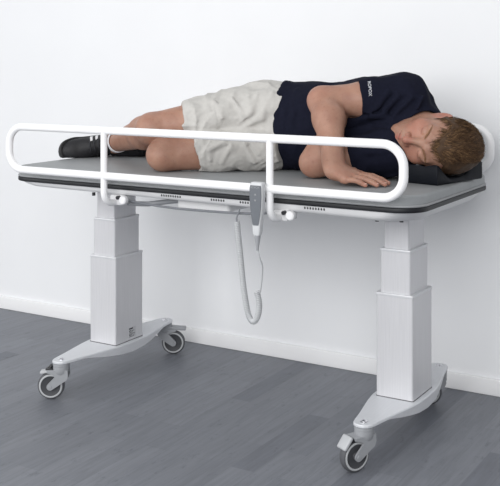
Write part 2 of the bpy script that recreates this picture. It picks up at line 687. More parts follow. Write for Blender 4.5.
def castor(x, y, dx, dy, brake, lbl=None):
    """swivel castor below the bolt at (x, y); the wheel trails along (dx, dy)"""
    d = Vector((dx, dy, 0)).normalized()
    ax = Vector((-d.y, d.x, 0))
    R = 0.044
    tr = 0.033
    wc = Vector((x, y, R)) + d * tr
    bm = bmesh.new()
    lathe(bm, [(0, 0.118), (0.027, 0.118), (0.0275, 0.110), (0.0265, 0.1085), (0.0268, 0.107), (0.0268, 0.096), (0.0255, 0.088), (0.022, 0.082), (0, 0.082)], (x, y, 0), (0, 0, 1), 28)
    # hood and two arms running down to the axle
    for s in (-1, 1):
        o0 = ax * (s * 0.0165)
        th = ax * (s * 0.0055)
        up = Vector((0, 0, 1))
        outer = []
        c0 = Vector((x, y, 0))
        ends = []
        for q in range(7):
            an = math.radians(-130 + 30 * q)
            ends.append((tr + 0.0115 * math.cos(an), R + 0.0115 * math.sin(an)))
        poly = [c0 + d * p + up * q for p, q in [(-0.024, 0.098), (-0.0255, 0.078), (-0.021, 0.066)] + ends + [(0.016, 0.078), (0.026, 0.084), (0.044, 0.089), (0.044, 0.095)]]
        a = [bm.verts.new(p + o0) for p in poly]
        b = [bm.verts.new(p + o0 + th) for p in poly]
        n = len(poly)
        for i in range(n):
            j = (i + 1) % n
            bm.faces.new((a[i], a[j], b[j], b[i]))
        bm.faces.new(a)
        bm.faces.new(list(reversed(b)))
    add_box(bm, (-0.022, -0.0215, 0.0), (0.044, 0.0215, 0.006), 0.002, 2,
            Matrix.Translation(Vector((x, y, 0.0905))) @ Matrix(((d.x, ax.x, 0, 0), (d.y, ax.y, 0, 0), (0, 0, 1, 0), (0, 0, 0, 1))))
    root = obj('castor', bm, 'castor', table)
    bm = bmesh.new()
    lathe(bm, [(0.037, -0.0120), (0.0385, -0.0122), (0.0415, -0.0105), (0.0438, -0.005), (0.044, 0), (0.0438, 0.005), (0.0415, 0.0105), (0.0385, 0.0122), (0.037, 0.0120)], wc, ax, 44)
    obj('tyre', bm, 'tyre', root)
    bm = bmesh.new()
    lathe(bm, [(0.0325, -0.0128), (0.033, -0.0134), (0.0365, -0.0134), (0.038, -0.0122), (0.038, 0.0122), (0.0365, 0.0134), (0.033, 0.0134), (0.0325, 0.0128)], wc, ax, 44)
    obj('rim', bm, 'rim', root)
    bm = bmesh.new()
    lathe(bm, [(0, -0.0125), (0.010, -0.0125), (0.012, -0.0105), (0.029, -0.0112), (0.0332, -0.0128), (0.0332, 0.0128), (0.029, 0.0112), (0.012, 0.0105), (0.010, 0.0125), (0, 0.0125)], wc, ax, 44)
    obj('hub', bm, 'hub', root)
    bm = bmesh.new()
    lathe(bm, [(0, -0.0235), (0.005, -0.0235), (0.006, -0.022), (0.006, 0.022), (0.005, 0.0235), (0, 0.0235)], wc, ax, 16)
    obj('axle', bm, 'castor', root)
    # domed bolt on top of the foot
    bm = bmesh.new()
    lathe(bm, [(0.011, 0.1268), (0.011, 0.1282), (0.0075, 0.1288), (0.0075, 0.1305), (0.005, 0.1325), (0, 0.133)], (x, y, 0), (0, 0, 1), 20)
    obj('bolt', bm, 'chrome', root)
    # brake pedal over the wheel
    MX = Matrix.Translation(Vector((x, y, 0))) @ Matrix(((d.x, ax.x, 0, 0), (d.y, ax.y, 0, 0), (0, 0, 1, 0), (0, 0, 0, 1)))
    bm = bmesh.new()
    if brake == 'pedal':
        tilt = Matrix.Translation(Vector((0.060, 0, 0.088))) @ Matrix.Rotation(math.radians(52), 4, 'Y')
        add_box(bm, (-0.014, -0.019, -0.005), (0.026, 0.019, 0.006), 0.0045, 3, MX @ tilt)
        obj('brake_pedal', bm, 'pedal', root)
        bm = bmesh.new()
        add_box(bm, (0.028, -0.015, 0.083), (0.058, 0.015, 0.094), 0.003, 2, MX)
        obj('pedal_hinge', bm, 'dark', root)
    elif brake == 'flat':
        tilt = Matrix.Translation(Vector((0.045, 0, 0.0985))) @ Matrix.Rotation(math.radians(4), 4, 'Y')
        add_box(bm, (-0.025, -0.018, -0.006), (0.036, 0.018, 0.005), 0.004, 3, MX @ tilt)
        obj('brake_pedal', bm, 'castor', root)
    else:
        tilt = Matrix.Translation(Vector((0.048, 0, 0.090))) @ Matrix.Rotation(math.radians(8), 4, 'Y')
        add_box(bm, (-0.020, -0.015, -0.004), (0.020, 0.015, 0.004), 0.003, 2, MX @ tilt)
        obj('brake_pedal', bm, 'pedal', root)
        bm = bmesh.new()
        tube(bm, [MX @ Vector(p) for p in ((0.040, 0, 0.094), (0.034, 0, 0.103), (0.030, 0, 0.112))], [0.008, 0.007, 0.004], 10)
        add_box(bm, (0.018, -0.013, 0.096), (0.050, 0.013, 0.101), 0.002, 2, MX)
        obj('brake_lever', bm, 'dark', root)
    return root


for x0 in (0.0, D):
    col = column(x0)
    foot(x0)
    if x0 == 0.0:
        bm = bmesh.new()
        add_box(bm, (0.0570, -0.006, 0.137), (0.0578, 0.034, 0.172), 0.0002, 1)
        plate = obj('rating_label', bm, 'paper', col)
        bm = bmesh.new()
        for (ya, yb, za, zb) in ((-0.004, 0.018, 0.1655, 0.1700), (-0.004, 0.006, 0.1590, 0.1620), (0.010, 0.026, 0.1585, 0.1600), (-0.004, 0.016, 0.1540, 0.1555),
                                 (-0.004, 0.030, 0.1490, 0.1505), (-0.004, 0.012, 0.1440, 0.1465), (0.016, 0.028, 0.1440, 0.1452), (-0.004, 0.024, 0.1395, 0.1410)):
            add_box(bm, (0.0577, ya, za), (0.05805, yb, zb))
        # tiny print lines, illegible in the photograph
        pm = link = obj('rating_print', bm, 'ink', col)
B = 0.2875
castor(0.0, -B, -0.858, -0.514, 'lever')
castor(0.0, B, 0.858, 0.514, 'flat')
castor(D, -B, -0.47, -0.88, 'pedal')
castor(D, B, -0.95, -0.30, 'lever')

# side rails
RZ0, RZ1, RX0, RX1, RY = 0.7505, 0.8905, -0.1545, 1.2265, 0.366
for s in (-1, 1):
    bm = bmesh.new()
    loop = fillet([(RX0, s * RY, RZ0), (RX1, s * RY, RZ0), (RX1, s * RY, RZ1), (RX0, s * RY, RZ1)], 0.058, 9, closed=True)
    tube(bm, loop, 0.0122, 16, closed=True)
    rail = obj('side_rail', bm, 'white_tube', table)
    for px in (0.2426, 0.8308):
        bm = bmesh.new()
        tube(bm, fillet([(px, s * RY, RZ1 - 0.004), (px, s * RY, 0.664), (px, s * 0.275, 0.664)], 0.038, 8), 0.0105, 14)
        obj('rail_post', bm, 'white_tube', rail)
        bm = bmesh.new()
        add_box(bm, (px - 0.018, s * 0.285 - 0.03, 0.655), (px + 0.028, s * 0.285 + 0.03, 0.686), 0.004, 2)
        obj('rail_bracket', bm, 'white_plastic', rail)
        bm = bmesh.new()
        lathe(bm, [(0, 0), (0.0115, 0), (0.013, 0.003), (0.013, 0.016), (0.010, 0.019), (0, 0.019)], (px + 0.042, s * 0.318 + (0.005 if s < 0 else -0.005), 0.674), (0, s, 0), 20)
        obj('clamp_knob', bm, 'white_tube', rail)
        bm = bmesh.new()
        lathe(bm, [(0, 0), (0.006, 0), (0.006, 0.012), (0, 0.012)], (px + 0.020, s * 0.315, 0.680), (0, s, 0), 12)
        obj('clamp_screw', bm, 'dark', rail)

# cable slung below the platform
bm = bmesh.new()
tube(bm, catmull([(0.268, -0.29, 0.672), (0.30, -0.29, 0.666), (0.369, -0.285, 0.660), (0.45, -0.285, 0.657), (0.518, -0.285, 0.657), (0.60, -0.285, 0.658), (0.70, -0.285, 0.661), (0.767, -0.285, 0.667), (0.80, -0.28, 0.676)], 8), 0.0036, 10)
obj('power_cable', bm, 'cable', table)

# ------------------------------------------------------------------ hand control hanging on the near rail
hx = 0.808
HZ = -0.030
hand = thing('hand_control', (hx, -0.39, 0.66), 'grey hand control with spiral cord hanging from the near side rail', 'hand control')
bm = bmesh.new()
rings = []
for z, w, t in ((0.801, 0.016, 0.010), (0.797, 0.0195, 0.012), (0.786, 0.0205, 0.0125), (0.76, 0.0210, 0.0120), (0.735, 0.0195, 0.0115), (0.71, 0.0165, 0.011), (0.69, 0.0140, 0.011), (0.672, 0.0125, 0.0105), (0.662, 0.0115, 0.010), (0.655, 0.0095, 0.009)):
    pts = []
    for k in range(28):
        a = 2 * math.pi * k / 28
        e = 0.45
        cx_, sy_ = math.cos(a), math.sin(a)
        pts.append(bm.verts.new((hx + w * math.copysign(abs(cx_) ** e, cx_), -0.3945 + t * math.copysign(abs(sy_) ** e, sy_), z + HZ)))
    rings.append(pts)
for a, b in zip(rings[:-1], rings[1:]):
    for k in range(28):
        j = (k + 1) % 28
        bm.faces.new((a[k], a[j], b[j], b[k]))
bm.faces.new(rings[0])
bm.faces.new(rings[-1])
obj('handset_body', bm, 'handset', hand)
bm = bmesh.new()
kp = []
for z, w, y in ((0.793, 0.0165, -0.4077), (0.786, 0.0178, -0.4079), (0.76, 0.0183, -0.4075), (0.735, 0.0168, -0.4070), (0.71, 0.0138, -0.4065), (0.690, 0.0105, -0.4065), (0.683, 0.0085, -0.4063)):
    kp.append([bm.verts.new((hx - w, y, z + HZ)), bm.verts.new((hx + w, y, z + HZ)), bm.verts.new((hx + w, y + 0.004, z + HZ)), bm.verts.new((hx - w, y + 0.004, z + HZ))])
for a, b in zip(kp[:-1], kp[1:]):
    for k in range(4):
        j = (k + 1) % 4
        bm.faces.new((a[k], a[j], b[j], b[k]))
bm.faces.new(kp[0])
bm.faces.new(kp[-1])
pad = obj('keypad', bm, 'keypad', hand)
# maker's name strip and two arrow symbols on the keypad
me = text_mesh('ROPOX', 0.0085, 0.0003)
for v in me.vertices:
    x, y, z = v.co
    v.co = (hx + x, -0.4081 - z, 0.7875 + HZ + y)
link_mesh('lettering', me, 'piping', pad, smooth=False)
for zc, up in ((0.768 + HZ, 1), (0.752 + HZ, -1)):
    bm = bmesh.new()
    for y in (-0.4082,):
        a = [bm.verts.new((hx - 0.0035, y, zc - 0.002 * up)), bm.verts.new((hx + 0.0035, y, zc - 0.002 * up)), bm.verts.new((hx, y, zc + 0.0035 * up))]
        b = [bm.verts.new(v.co + Vector((0, 0.001, 0))) for v in a]
        bm.faces.new(a)
        bm.faces.new(list(reversed(b)))
        for i in range(3):
            j = (i + 1) % 3
            bm.faces.new((a[i], b[i], b[j], a[j]))
    obj('arrow_symbol', bm, 'piping', pad, smooth=False)
# hook over the rail tube
bm = bmesh.new()
hk = []
for (y, z) in ((-0.3935, 0.765), (-0.3935, 0.795), (-0.388, 0.8005), (-0.36, 0.7690), (-0.3505, 0.761), (-0.3505, 0.745)):
    pass
prof = [(-0.384, 0.766)] + [(-RY + 0.0150 * math.cos(math.radians(a)), RZ0 + 0.0150 * math.sin(math.radians(a))) for a in range(150, -60, -15)]
for y, z in prof:
    pass
n_ = len(prof)
sec = []
for i, (y, z) in enumerate(prof):
    if i == 0:
        nrm = (0, 1)
    else:
        nrm = ((y + RY) / 0.015, (z - RZ0) / 0.015)
    row = []
    for (dx_, off) in ((-0.014, -0.0012), (0.010, -0.0012), (0.010, 0.0016), (-0.014, 0.0016)):
        row.append(bm.verts.new((hx + dx_, y + nrm[0] * off, z + nrm[1] * off)))
    sec.append(row)
for a, b in zip(sec[:-1], sec[1:]):
    for k in range(4):
        j = (k + 1) % 4
        bm.faces.new((a[k], a[j], b[j], b[k]))
bm.faces.new(sec[0])
bm.faces.new(sec[-1])
obj('hook', bm, 'handset', hand)
bm = bmesh.new()
lathe(bm, [(0.0085, 0.656), (0.0085, 0.648), (0.006, 0.634), (0.0042, 0.622), (0.0032, 0.612), (0, 0.612)], (hx, -0.3945, HZ), (0, 0, 1), 16)
obj('strain_relief', bm, 'castor', hand)
# straight lead, then the coiled part, then the lead up to the tray
lead1 = catmull([(hx, -0.3945, 0.585), (hx + 0.003, -0.388, 0.56), (hx + 0.001, -0.37, 0.535), (hx - 0.012, -0.35, 0.495), (hx - 0.026, -0.335, 0.452)], 10)
coil = catmull([(0.760, -0.318, 0.448), (0.766, -0.315, 0.420), (0.764, -0.312, 0.392), (0.753, -0.308, 0.366), (0.738, -0.305, 0.357), (0.724, -0.303, 0.372), (0.714, -0.302, 0.41), (0.704, -0.302, 0.47), (0.696, -0.302, 0.54), (0.688, -0.302, 0.600), (0.684, -0.302, 0.638)], 30)
bm = bmesh.new()
tube(bm, lead1 + [coil[0]], 0.0022, 8)
obj('lead', bm, 'cord', hand)
# helix around the coil's axis
fr = frame_along(coil)
acc = [0.0]
for i in range(1, len(fr)):
    acc.append(acc[-1] + (fr[i][0] - fr[i - 1][0]).length)
tot = acc[-1]
turns = int(tot / 0.0049)
N = turns * 12
path = []
i = 0
for k in range(N + 1):
    s_ = tot * k / N
    while i < len(acc) - 2 and acc[i + 1] < s_:
        i += 1
    t = (s_ - acc[i]) / max(1e-9, acc[i + 1] - acc[i])
    p = fr[i][0].lerp(fr[i + 1][0], t)
    u = fr[i][2].lerp(fr[i + 1][2], t)
    v = fr[i][3].lerp(fr[i + 1][3], t)
    a = 2 * math.pi * k / 12
    path.append(p + (u * math.cos(a) + v * math.sin(a)) * 0.0066)
bm = bmesh.new()
tube(bm, path, 0.0024, 6)
obj('spiral_cord', bm, 'cord', hand)
bm = bmesh.new()
tube(bm, catmull([coil[-1], (0.683, -0.302, 0.648), (0.687, -0.300, 0.662), (0.691, -0.298, 0.6735)], 6), 0.0024, 8)
obj('lead', bm, 'cable', hand)

# ------------------------------------------------------------------ signed-distance modelling tools (figure, clothes, shoes)


def A(*v):
    return np.array(v, 'f')


class Field:
    def __init__(self, lo, hi, h):
        self.o = np.array(lo, 'f')
        self.h = h
        self.n = np.ceil((np.array(hi) - np.array(lo)) / h).astype(int) + 1
        self.f = np.full(self.n, 0.06, 'f')

    def region(self, lo, hi, pad):
        a = np.clip(np.floor((np.array(lo) - pad - self.o) / self.h).astype(int), 0, self.n)
        b = np.clip(np.ceil((np.array(hi) + pad - self.o) / self.h).astype(int) + 1, 0, self.n)
        sl = tuple(slice(i, j) for i, j in zip(a, b))
        ax = [(self.o[k] + self.h * np.arange(a[k], b[k])).astype('f') for k in range(3)]
        return sl, ax[0][:, None, None], ax[1][None, :, None], ax[2][None, None, :]

    def add(self, prim, k=0.0):
        lo, hi, fn = prim
        sl, X, Y, Z = self.region(lo, hi, 0.012 + k)
        d = fn(X, Y, Z)
        f = self.f[sl]
        self.f[sl] = smin(f, d, k)

    def sub(self, prim, k=0.0):
        lo, hi, fn = prim
        sl, X, Y, Z = self.region(lo, hi, 0.012 + k)
        d = fn(X, Y, Z)
        self.f[sl] = -smin(-self.f[sl], d, k)

    def displace(self, fn, band=0.03):
        idx = np.nonzero(np.abs(self.f) < band)
        X, Y, Z = [(self.o[k] + self.h * idx[k]).astype('f') for k in range(3)]
        self.f[idx] += fn(X, Y, Z).astype('f')

    def grid(self):
        return [(self.o[k] + self.h * np.arange(self.n[k])).astype('f').reshape([-1 if j == k else 1 for j in range(3)]) for k in range(3)]


def smin(a, b, k):
    if k <= 0:
        return np.minimum(a, b)
    h = np.maximum(k - np.abs(a - b), 0) / k
    return np.minimum(a, b) - h * h * k * 0.25


def rcone(a, b, ra, rb):
    a, b = np.array(a, 'f'), np.array(b, 'f')
    ab = b - a
    L2 = float(ab @ ab)
    R = max(ra, rb)

    def fn(X, Y, Z):
        x, y, z = X - a[0], Y - a[1], Z - a[2]
        t = np.clip((x * ab[0] + y * ab[1] + z * ab[2]) / L2, 0, 1)
        return np.sqrt((x - t * ab[0]) ** 2 + (y - t * ab[1]) ** 2 + (z - t * ab[2]) ** 2) - (ra + (rb - ra) * t)
    return np.minimum(a, b) - R, np.maximum(a, b) + R, fn


def basis(ax, up):
    ax = np.array(ax, float)
    ax /= np.linalg.norm(ax)
    up = np.array(up, float)
    up = up - ax * (up @ ax)
    up /= np.linalg.norm(up)
    return ax, up, np.cross(ax, up)


def econe(a, b, ra, rb, up=(0, 0, 1)):
    """elliptical limb: ra, rb = (half size along up, half size sideways)"""
    a, b = np.array(a, 'f'), np.array(b, 'f')
    L = float(np.linalg.norm(b - a))
    ax, u, v = [w.astype('f') for w in basis(b - a, up)]
    R = max(max(ra), max(rb))

    def fn(X, Y, Z):
        x, y, z = X - a[0], Y - a[1], Z - a[2]
        s = x * ax[0] + y * ax[1] + z * ax[2]
        pu = x * u[0] + y * u[1] + z * u[2]
        pv = x * v[0] + y * v[1] + z * v[2]
        t = np.clip(s / L, 0, 1)
        e = s - t * L
        ru = ra[0] + (rb[0] - ra[0]) * t
        rv = ra[1] + (rb[1] - ra[1]) * t
        re = np.minimum(ru, rv)
        k0 = np.sqrt((pu / ru) ** 2 + (pv / rv) ** 2 + (e / re) ** 2)
        k1 = np.sqrt((pu / ru ** 2) ** 2 + (pv / rv ** 2) ** 2 + (e / re ** 2) ** 2) + 1e-6
        return k0 * (k0 - 1) / k1
    return np.minimum(a, b) - R, np.maximum(a, b) + R, fn


def ell(c, r, axes=None):
    c = np.array(c, 'f')
    Mx = np.eye(3, dtype='f') if axes is None else np.array(axes, 'f')
    R = max(r)

    def fn(X, Y, Z):
        x, y, z = X - c[0], Y - c[1], Z - c[2]
        q = [(x * Mx[i][0] + y * Mx[i][1] + z * Mx[i][2]) for i in range(3)]
        k0 = np.sqrt(sum((q[i] / r[i]) ** 2 for i in range(3)))
        k1 = np.sqrt(sum((q[i] / r[i] ** 2) ** 2 for i in range(3))) + 1e-6
        return k0 * (k0 - 1) / k1
    return c - R, c + R, fn


def clip(prim, p, n):
    """cut a primitive flat: keep the side opposite to n"""
    lo, hi, fn = prim
    n = np.array(n, float)
    n = (n / np.linalg.norm(n)).astype('f')
    p = np.array(p, 'f')

    def g(X, Y, Z):
        return np.maximum(fn(X, Y, Z), (X - p[0]) * n[0] + (Y - p[1]) * n[1] + (Z - p[2]) * n[2])
    return lo, hi, g


def group_(prims, k):
    lo = np.min([p[0] for p in prims], 0)
    hi = np.max([p[1] for p in prims], 0)
    ks = k if isinstance(k, (list, tuple)) else [k] * len(prims)

    def fn(X, Y, Z):
        d = prims[0][2](X, Y, Z)
        for p, kk in zip(prims[1:], ks[1:]):
            d = smin(d, p[2](X, Y, Z), kk)
        return d
    return lo, hi, fn


_rng = np.random.RandomState(5)
_lat = _rng.rand(32, 32, 32).astype('f') * 2 - 1


def vnoise(x, y, z):
    xi, yi, zi = np.floor(x).astype(int), np.floor(y).astype(int), np.floor(z).astype(int)
    fx, fy, fz = x - xi, y - yi, z - zi
    fx, fy, fz = [t * t * (3 - 2 * t) for t in (fx, fy, fz)]
    r = 0
    for dx in (0, 1):
        wx = fx if dx else 1 - fx
        for dy in (0, 1):
            wy = fy if dy else 1 - fy
            for dz in (0, 1):
                wz = fz if dz else 1 - fz
                r = r + wx * wy * wz * _lat[(xi + dx) & 31, (yi + dy) & 31, (zi + dz) & 31]
    return r


def folds(x, y, z, d, freq, along, off=0.0):
    """ridged noise stretched along direction d"""
    ax, u, v = basis(d, (0.1, 0.2, 1))
    s = (x * ax[0] + y * ax[1] + z * ax[2]) * along
    p = (x * u[0] + y * u[1] + z * u[2]) * freq
    q = (x * v[0] + y * v[1] + z * v[2]) * freq
    w = vnoise(s * 2 + off, p * 0.6 + off, q * 0.6) * 0.8
    return 1 - 2 * np.abs(vnoise(s + off, p + w + 3.1 + off, q + w + 7.7))


def surface(field, name):
    f = field.f
    s = f < 0
    cnt = np.zeros([n - 1 for n in f.shape], np.int8)
    for dx in (0, 1):
        for dy in (0, 1):
            for dz in (0, 1):
                cnt += s[dx:f.shape[0] - 1 + dx, dy:f.shape[1] - 1 + dy, dz:f.shape[2] - 1 + dz]
    act = (cnt > 0) & (cnt < 8)
    I, J, K = np.nonzero(act)
    n = len(I)
    vid = np.full(act.shape, -1, np.int32)
    vid[I, J, K] = np.arange(n)
    acc = np.zeros((n, 3), 'f')
    num = np.zeros(n, 'f')
    cs = [(a, b, c) for a in (0, 1) for b in (0, 1) for c in (0, 1)]
    val = {c: f[I + c[0], J + c[1], K + c[2]] for c in cs}
    for a in cs:
        for k in range(3):
            if a[k] == 0:
                b = tuple(1 if j == k else a[j] for j in range(3))
                m = (val[a] < 0) != (val[b] < 0)
                t = np.where(m, val[a] / np.where(m, val[a] - val[b], 1), 0)
                for j in range(3):
                    acc[:, j] += np.where(m, a[j] + (t if j == k else 0), 0)
                num += m
    co = field.o + field.h * (np.stack([I, J, K], 1) + acc / num[:, None])
    quads = []
    for k in range(3):
        k1, k2 = (k + 1) % 3, (k + 2) % 3
        sl0 = [slice(None)] * 3
        sl1 = [slice(None)] * 3
        sl0[k] = slice(0, -1)
        sl1[k] = slice(1, None)
        dif = s[tuple(sl0)] != s[tuple(sl1)]
        e = np.stack(np.nonzero(dif), 1)
        ok = (e[:, k1] > 0) & (e[:, k2] > 0) & (e[:, k1] < f.shape[k1] - 1) & (e[:, k2] < f.shape[k2] - 1)
        e = e[ok]
        ins = s[e[:, 0], e[:, 1], e[:, 2]]
        q = []
        for d1, d2 in ((-1, -1), (0, -1), (0, 0), (-1, 0)):
            c = e.copy()
            c[:, k1] += d1
            c[:, k2] += d2
            q.append(vid[c[:, 0], c[:, 1], c[:, 2]])
        q = np.stack(q, 1)
        q[~ins] = q[~ins][:, ::-1]
        quads.append(q)
    quads = np.concatenate(quads)
    # light relaxation to remove grid terracing
    for _ in range(2):
        sm = np.zeros_like(co)
        wt = np.zeros(n, 'f')
        for a in range(4):
            b = (a + 1) % 4
            np.add.at(sm, quads[:, a], co[quads[:, b]])
            np.add.at(wt, quads[:, a], 1)
            np.add.at(sm, quads[:, b], co[quads[:, a]])
            np.add.at(wt, quads[:, b], 1)
        co = co * 0.5 + 0.5 * sm / np.maximum(wt, 1)[:, None]
    return mesh_np(name, co, quads), co


def mesh_np(name, co, quads):
    me = bpy.data.meshes.new(name)
    me.vertices.add(len(co))
    me.vertices.foreach_set('co', np.asarray(co, 'f').ravel())
    m = quads.shape[1]
    me.loops.add(len(quads) * m)
    me.loops.foreach_set('vertex_index', quads.astype(np.int32).ravel())
    me.polygons.add(len(quads))
    me.polygons.foreach_set('loop_start', np.arange(0, len(quads) * m, m, dtype=np.int32))
    me.polygons.foreach_set('loop_total', np.full(len(quads), m, np.int32))
    me.update(calc_edges=True)
    me.validate()
    return me


# ------------------------------------------------------------------ the man lying on his left side
SR, ER, WR = (1.052, 0.075, 0.990), (0.838, -0.060, 0.984), (0.953, -0.205, 0.791)
SL, EL, WLf = (1.04, -0.01, 0.835), (0.832, -0.100, 0.800), (0.872, -0.050, 0.895)
HR, KR, AR, TR = (0.580, 0.06, 0.945), (0.272, -0.155, 0.884), (-0.083, 0.100, 0.806), (-0.185, -0.065, 0.782)
HL, KL, AL, TL = (0.600, 0.05, 0.838), (0.338, -0.180, 0.806), (0.06, 0.205, 0.790), (-0.085, 0.075, 0.776)
PEL, WAI, CHE, UCH = (0.585, 0.075, 0.897), (0.73, 0.095, 0.893), (0.92, 0.105, 0.902), (1.02, 0.100, 0.912)

HS = 1.0                                                # head size
HC = np.array((1.174, 0.022, 0.863))
hz = np.array((0.9633, -0.2233, -0.149))
hz /= np.linalg.norm(hz)
hx_ = np.array((0.1663, 0.0604, 0.9842))
hx_ = hx_ - hz * (hx_ @ hz)
hx_ /= np.linalg.norm(hx_)
hy = np.cross(hz, hx_)                                    # facing direction
HB = np.stack([hx_, hy, hz])


def head_local(X, Y, Z):
    x, y, z = X - HC[0], Y - HC[1], Z - HC[2]
    return [((x * HB[i][0] + y * HB[i][1] + z * HB[i][2]) / HS).astype('f') for i in range(3)]


def head_world(p):
    p = np.asarray(p, float) * HS
    return HC + p[0] * HB[0] + p[1] * HB[1] + p[2] * HB[2]


def head_fn(X, Y, Z):
    x, y, z = head_local(X, Y, Z)
    ax_ = np.abs(x)

    def S(c, r):
        return ell(c, r)[2](x, y, z)

    def SM(c, r):
        return ell(c, r)[2](ax_, y, z)
    d = S((0, -0.010, 0.026), (0.076, 0.098, 0.090))
    d = smin(d, S((0, 0.030, -0.035), (0.061, 0.058, 0.076)), 0.03)
    d = smin(d, rcone((0.050, -0.005, -0.058), (0.018, 0.070, -0.097), 0.021, 0.018)[2](ax_, y, z), 0.03)
    d = smin(d, S((0, 0.076, -0.097), (0.021, 0.017, 0.019)), 0.02)
    d = smin(d, SM((0.043, 0.056, -0.030), (0.022, 0.020, 0.018)), 0.025)              # cheek bones
    d = smin(d, S((0, 0.070, -0.065), (0.032, 0.024, 0.026)), 0.02)                    # muzzle
    d = smin(d, rcone((0.014, 0.084, 0.020), (0.044, 0.070, 0.018), 0.010, 0.010)[2](ax_, y, z), 0.018)   # brow ridge
    d = -smin(-d, SM((0.031, 0.101, -0.001), (0.020, 0.018, 0.0125)), 0.014)           # sockets
    d = smin(d, SM((0.031, 0.0725, -0.001), (0.016, 0.0150, 0.0125)), 0.004)           # lids over the eyeballs
    d = -smin(-d, rcone((0.019, 0.0885, -0.0058), (0.043, 0.0830, -0.0052), 0.0012, 0.0012)[2](ax_, y, z), 0.002)
    d = smin(d, rcone((0, 0.086, 0.008), (0, 0.1075, -0.034), 0.0072, 0.0098)[2](x, y, z), 0.014)          # nose
    d = smin(d, S((0, 0.108, -0.038), (0.011, 0.011, 0.010)), 0.008)
    d = smin(d, SM((0.0135, 0.0965, -0.041), (0.0082, 0.0105, 0.008)), 0.007)
    d = -smin(-d, SM((0.007, 0.1035, -0.0495), (0.0042, 0.005, 0.003)), 0.004)         # nostrils
    d = smin(d, rcone((0, 0.0945, -0.0655), (0.021, 0.083, -0.0685), 0.0052, 0.0026)[2](ax_, y, z), 0.006)
    d = smin(d, rcone((0, 0.0935, -0.0775), (0.019, 0.083, -0.0735), 0.0062, 0.0028)[2](ax_, y, z), 0.006)
    d = -smin(-d, rcone((0, 0.0995, -0.0705), (0.024, 0.0870, -0.0700), 0.0012, 0.0010)[2](ax_, y, z), 0.003)
    # ears
    ca, sa = math.cos(0.2), math.sin(0.2)
    ye, ze = (y + 0.014) * ca - (z + 0.004) * sa, (y + 0.014) * sa + (z + 0.004) * ca
    flare = ax_ - 0.080 + ye * 0.45
    e = ell((0, 0, 0), (0.0075, 0.0195, 0.033))[2](flare, ye, ze)
    e = -smin(-e, ell((0.0075, 0.003, 0.003), (0.006, 0.011, 0.021))[2](flare, ye, ze), 0.004)
    d = smin(d, e, 0.006)
    return d * HS


HEAD = (HC - 0.16 * HS, HC + 0.16 * HS, head_fn)

# --- body field
BF = Field((-0.24, -0.27, 0.735), (1.36, 0.27, 1.085), 0.0026)
torso_prims = [econe(PEL, WAI, (0.132, 0.105), (0.120, 0.098)), econe(WAI, CHE, (0.120, 0.098), (0.128, 0.108)), econe(CHE, UCH, (0.128, 0.108), (0.125, 0.095))]
for p in torso_prims:
    BF.add(p, 0.03)
BF.add(rcone(UCH, SR, 0.07, 0.06), 0.04)
BF.add(rcone(UCH, SL, 0.07, 0.058), 0.04)
BF.add(econe((1.06, 0.095, 0.912), (1.155, 0.045, 0.880), (0.064, 0.060), (0.060, 0.056)), 0.03)


def leg(Hh, Kk, Aa, Tt):
    Hh, Kk, Aa, Tt = [np.array(v) for v in (Hh, Kk, Aa, Tt)]
    sh = Aa - Kk
    th = Kk - Hh
    back = -(th / np.linalg.norm(th) + -sh / np.linalg.norm(sh))
    back /= np.linalg.norm(back)
    calf = Kk + sh * 0.30 + np.cross(np.cross(sh, back), sh) / np.linalg.norm(sh) ** 2 * 0.016
    kcap = Kk + (th / np.linalg.norm(th) * 0.014 - sh / np.linalg.norm(sh) * 0.016)
    heel = Aa + sh / np.linalg.norm(sh) * 0.045 - (Tt - Aa) / np.linalg.norm(Tt - Aa) * 0.03
    ff = (Tt - Aa) / np.linalg.norm(Tt - Aa)
    uu = -sh / np.linalg.norm(sh)
    uu = uu - ff * (uu @ ff)
    uu /= np.linalg.norm(uu)
    heel = Aa - uu * 0.045 - ff * 0.022
    Tt = Aa + ff * 0.125 - uu * 0.052
    return group_([rcone(Hh, Kk, 0.082, 0.051), rcone(Kk, calf, 0.046, 0.054), rcone(calf, Aa, 0.053, 0.034), ell(kcap, (0.042, 0.042, 0.042)),
                   rcone(Aa, Tt, 0.030, 0.020), rcone(Aa, heel, 0.032, 0.026)], 0.022)


BF.add(leg(HR, KR, AR, TR), 0.008)
BF.add(leg(HL, KL, AL, TL), 0.004)


def arm(S_, E_, W_, pull):
    E_, W_, S_ = np.array(E_), np.array(W_), np.array(S_)
    fo = W_ - E_
    mus = E_ + fo * 0.28 + np.array(pull)
    return group_([rcone(S_, S_ + (E_ - S_) * 0.5, 0.060, 0.052), rcone(S_ + (E_ - S_) * 0.5, E_, 0.052, 0.043), rcone(E_, mus, 0.040, 0.047),
                   rcone(mus, E_ + fo * 0.9, 0.046, 0.029), econe(E_ + fo * 0.85, W_, (0.027, 0.030), (0.024, 0.031), (0.3, -0.5, 0.8))], 0.02)


BF.add(arm(SR, ER, WR, (0.010, 0.0, 0.004)), 0.012)
BF.add(arm(SL, EL, WLf, (0.012, 0.0, 0.006)), 0.006)


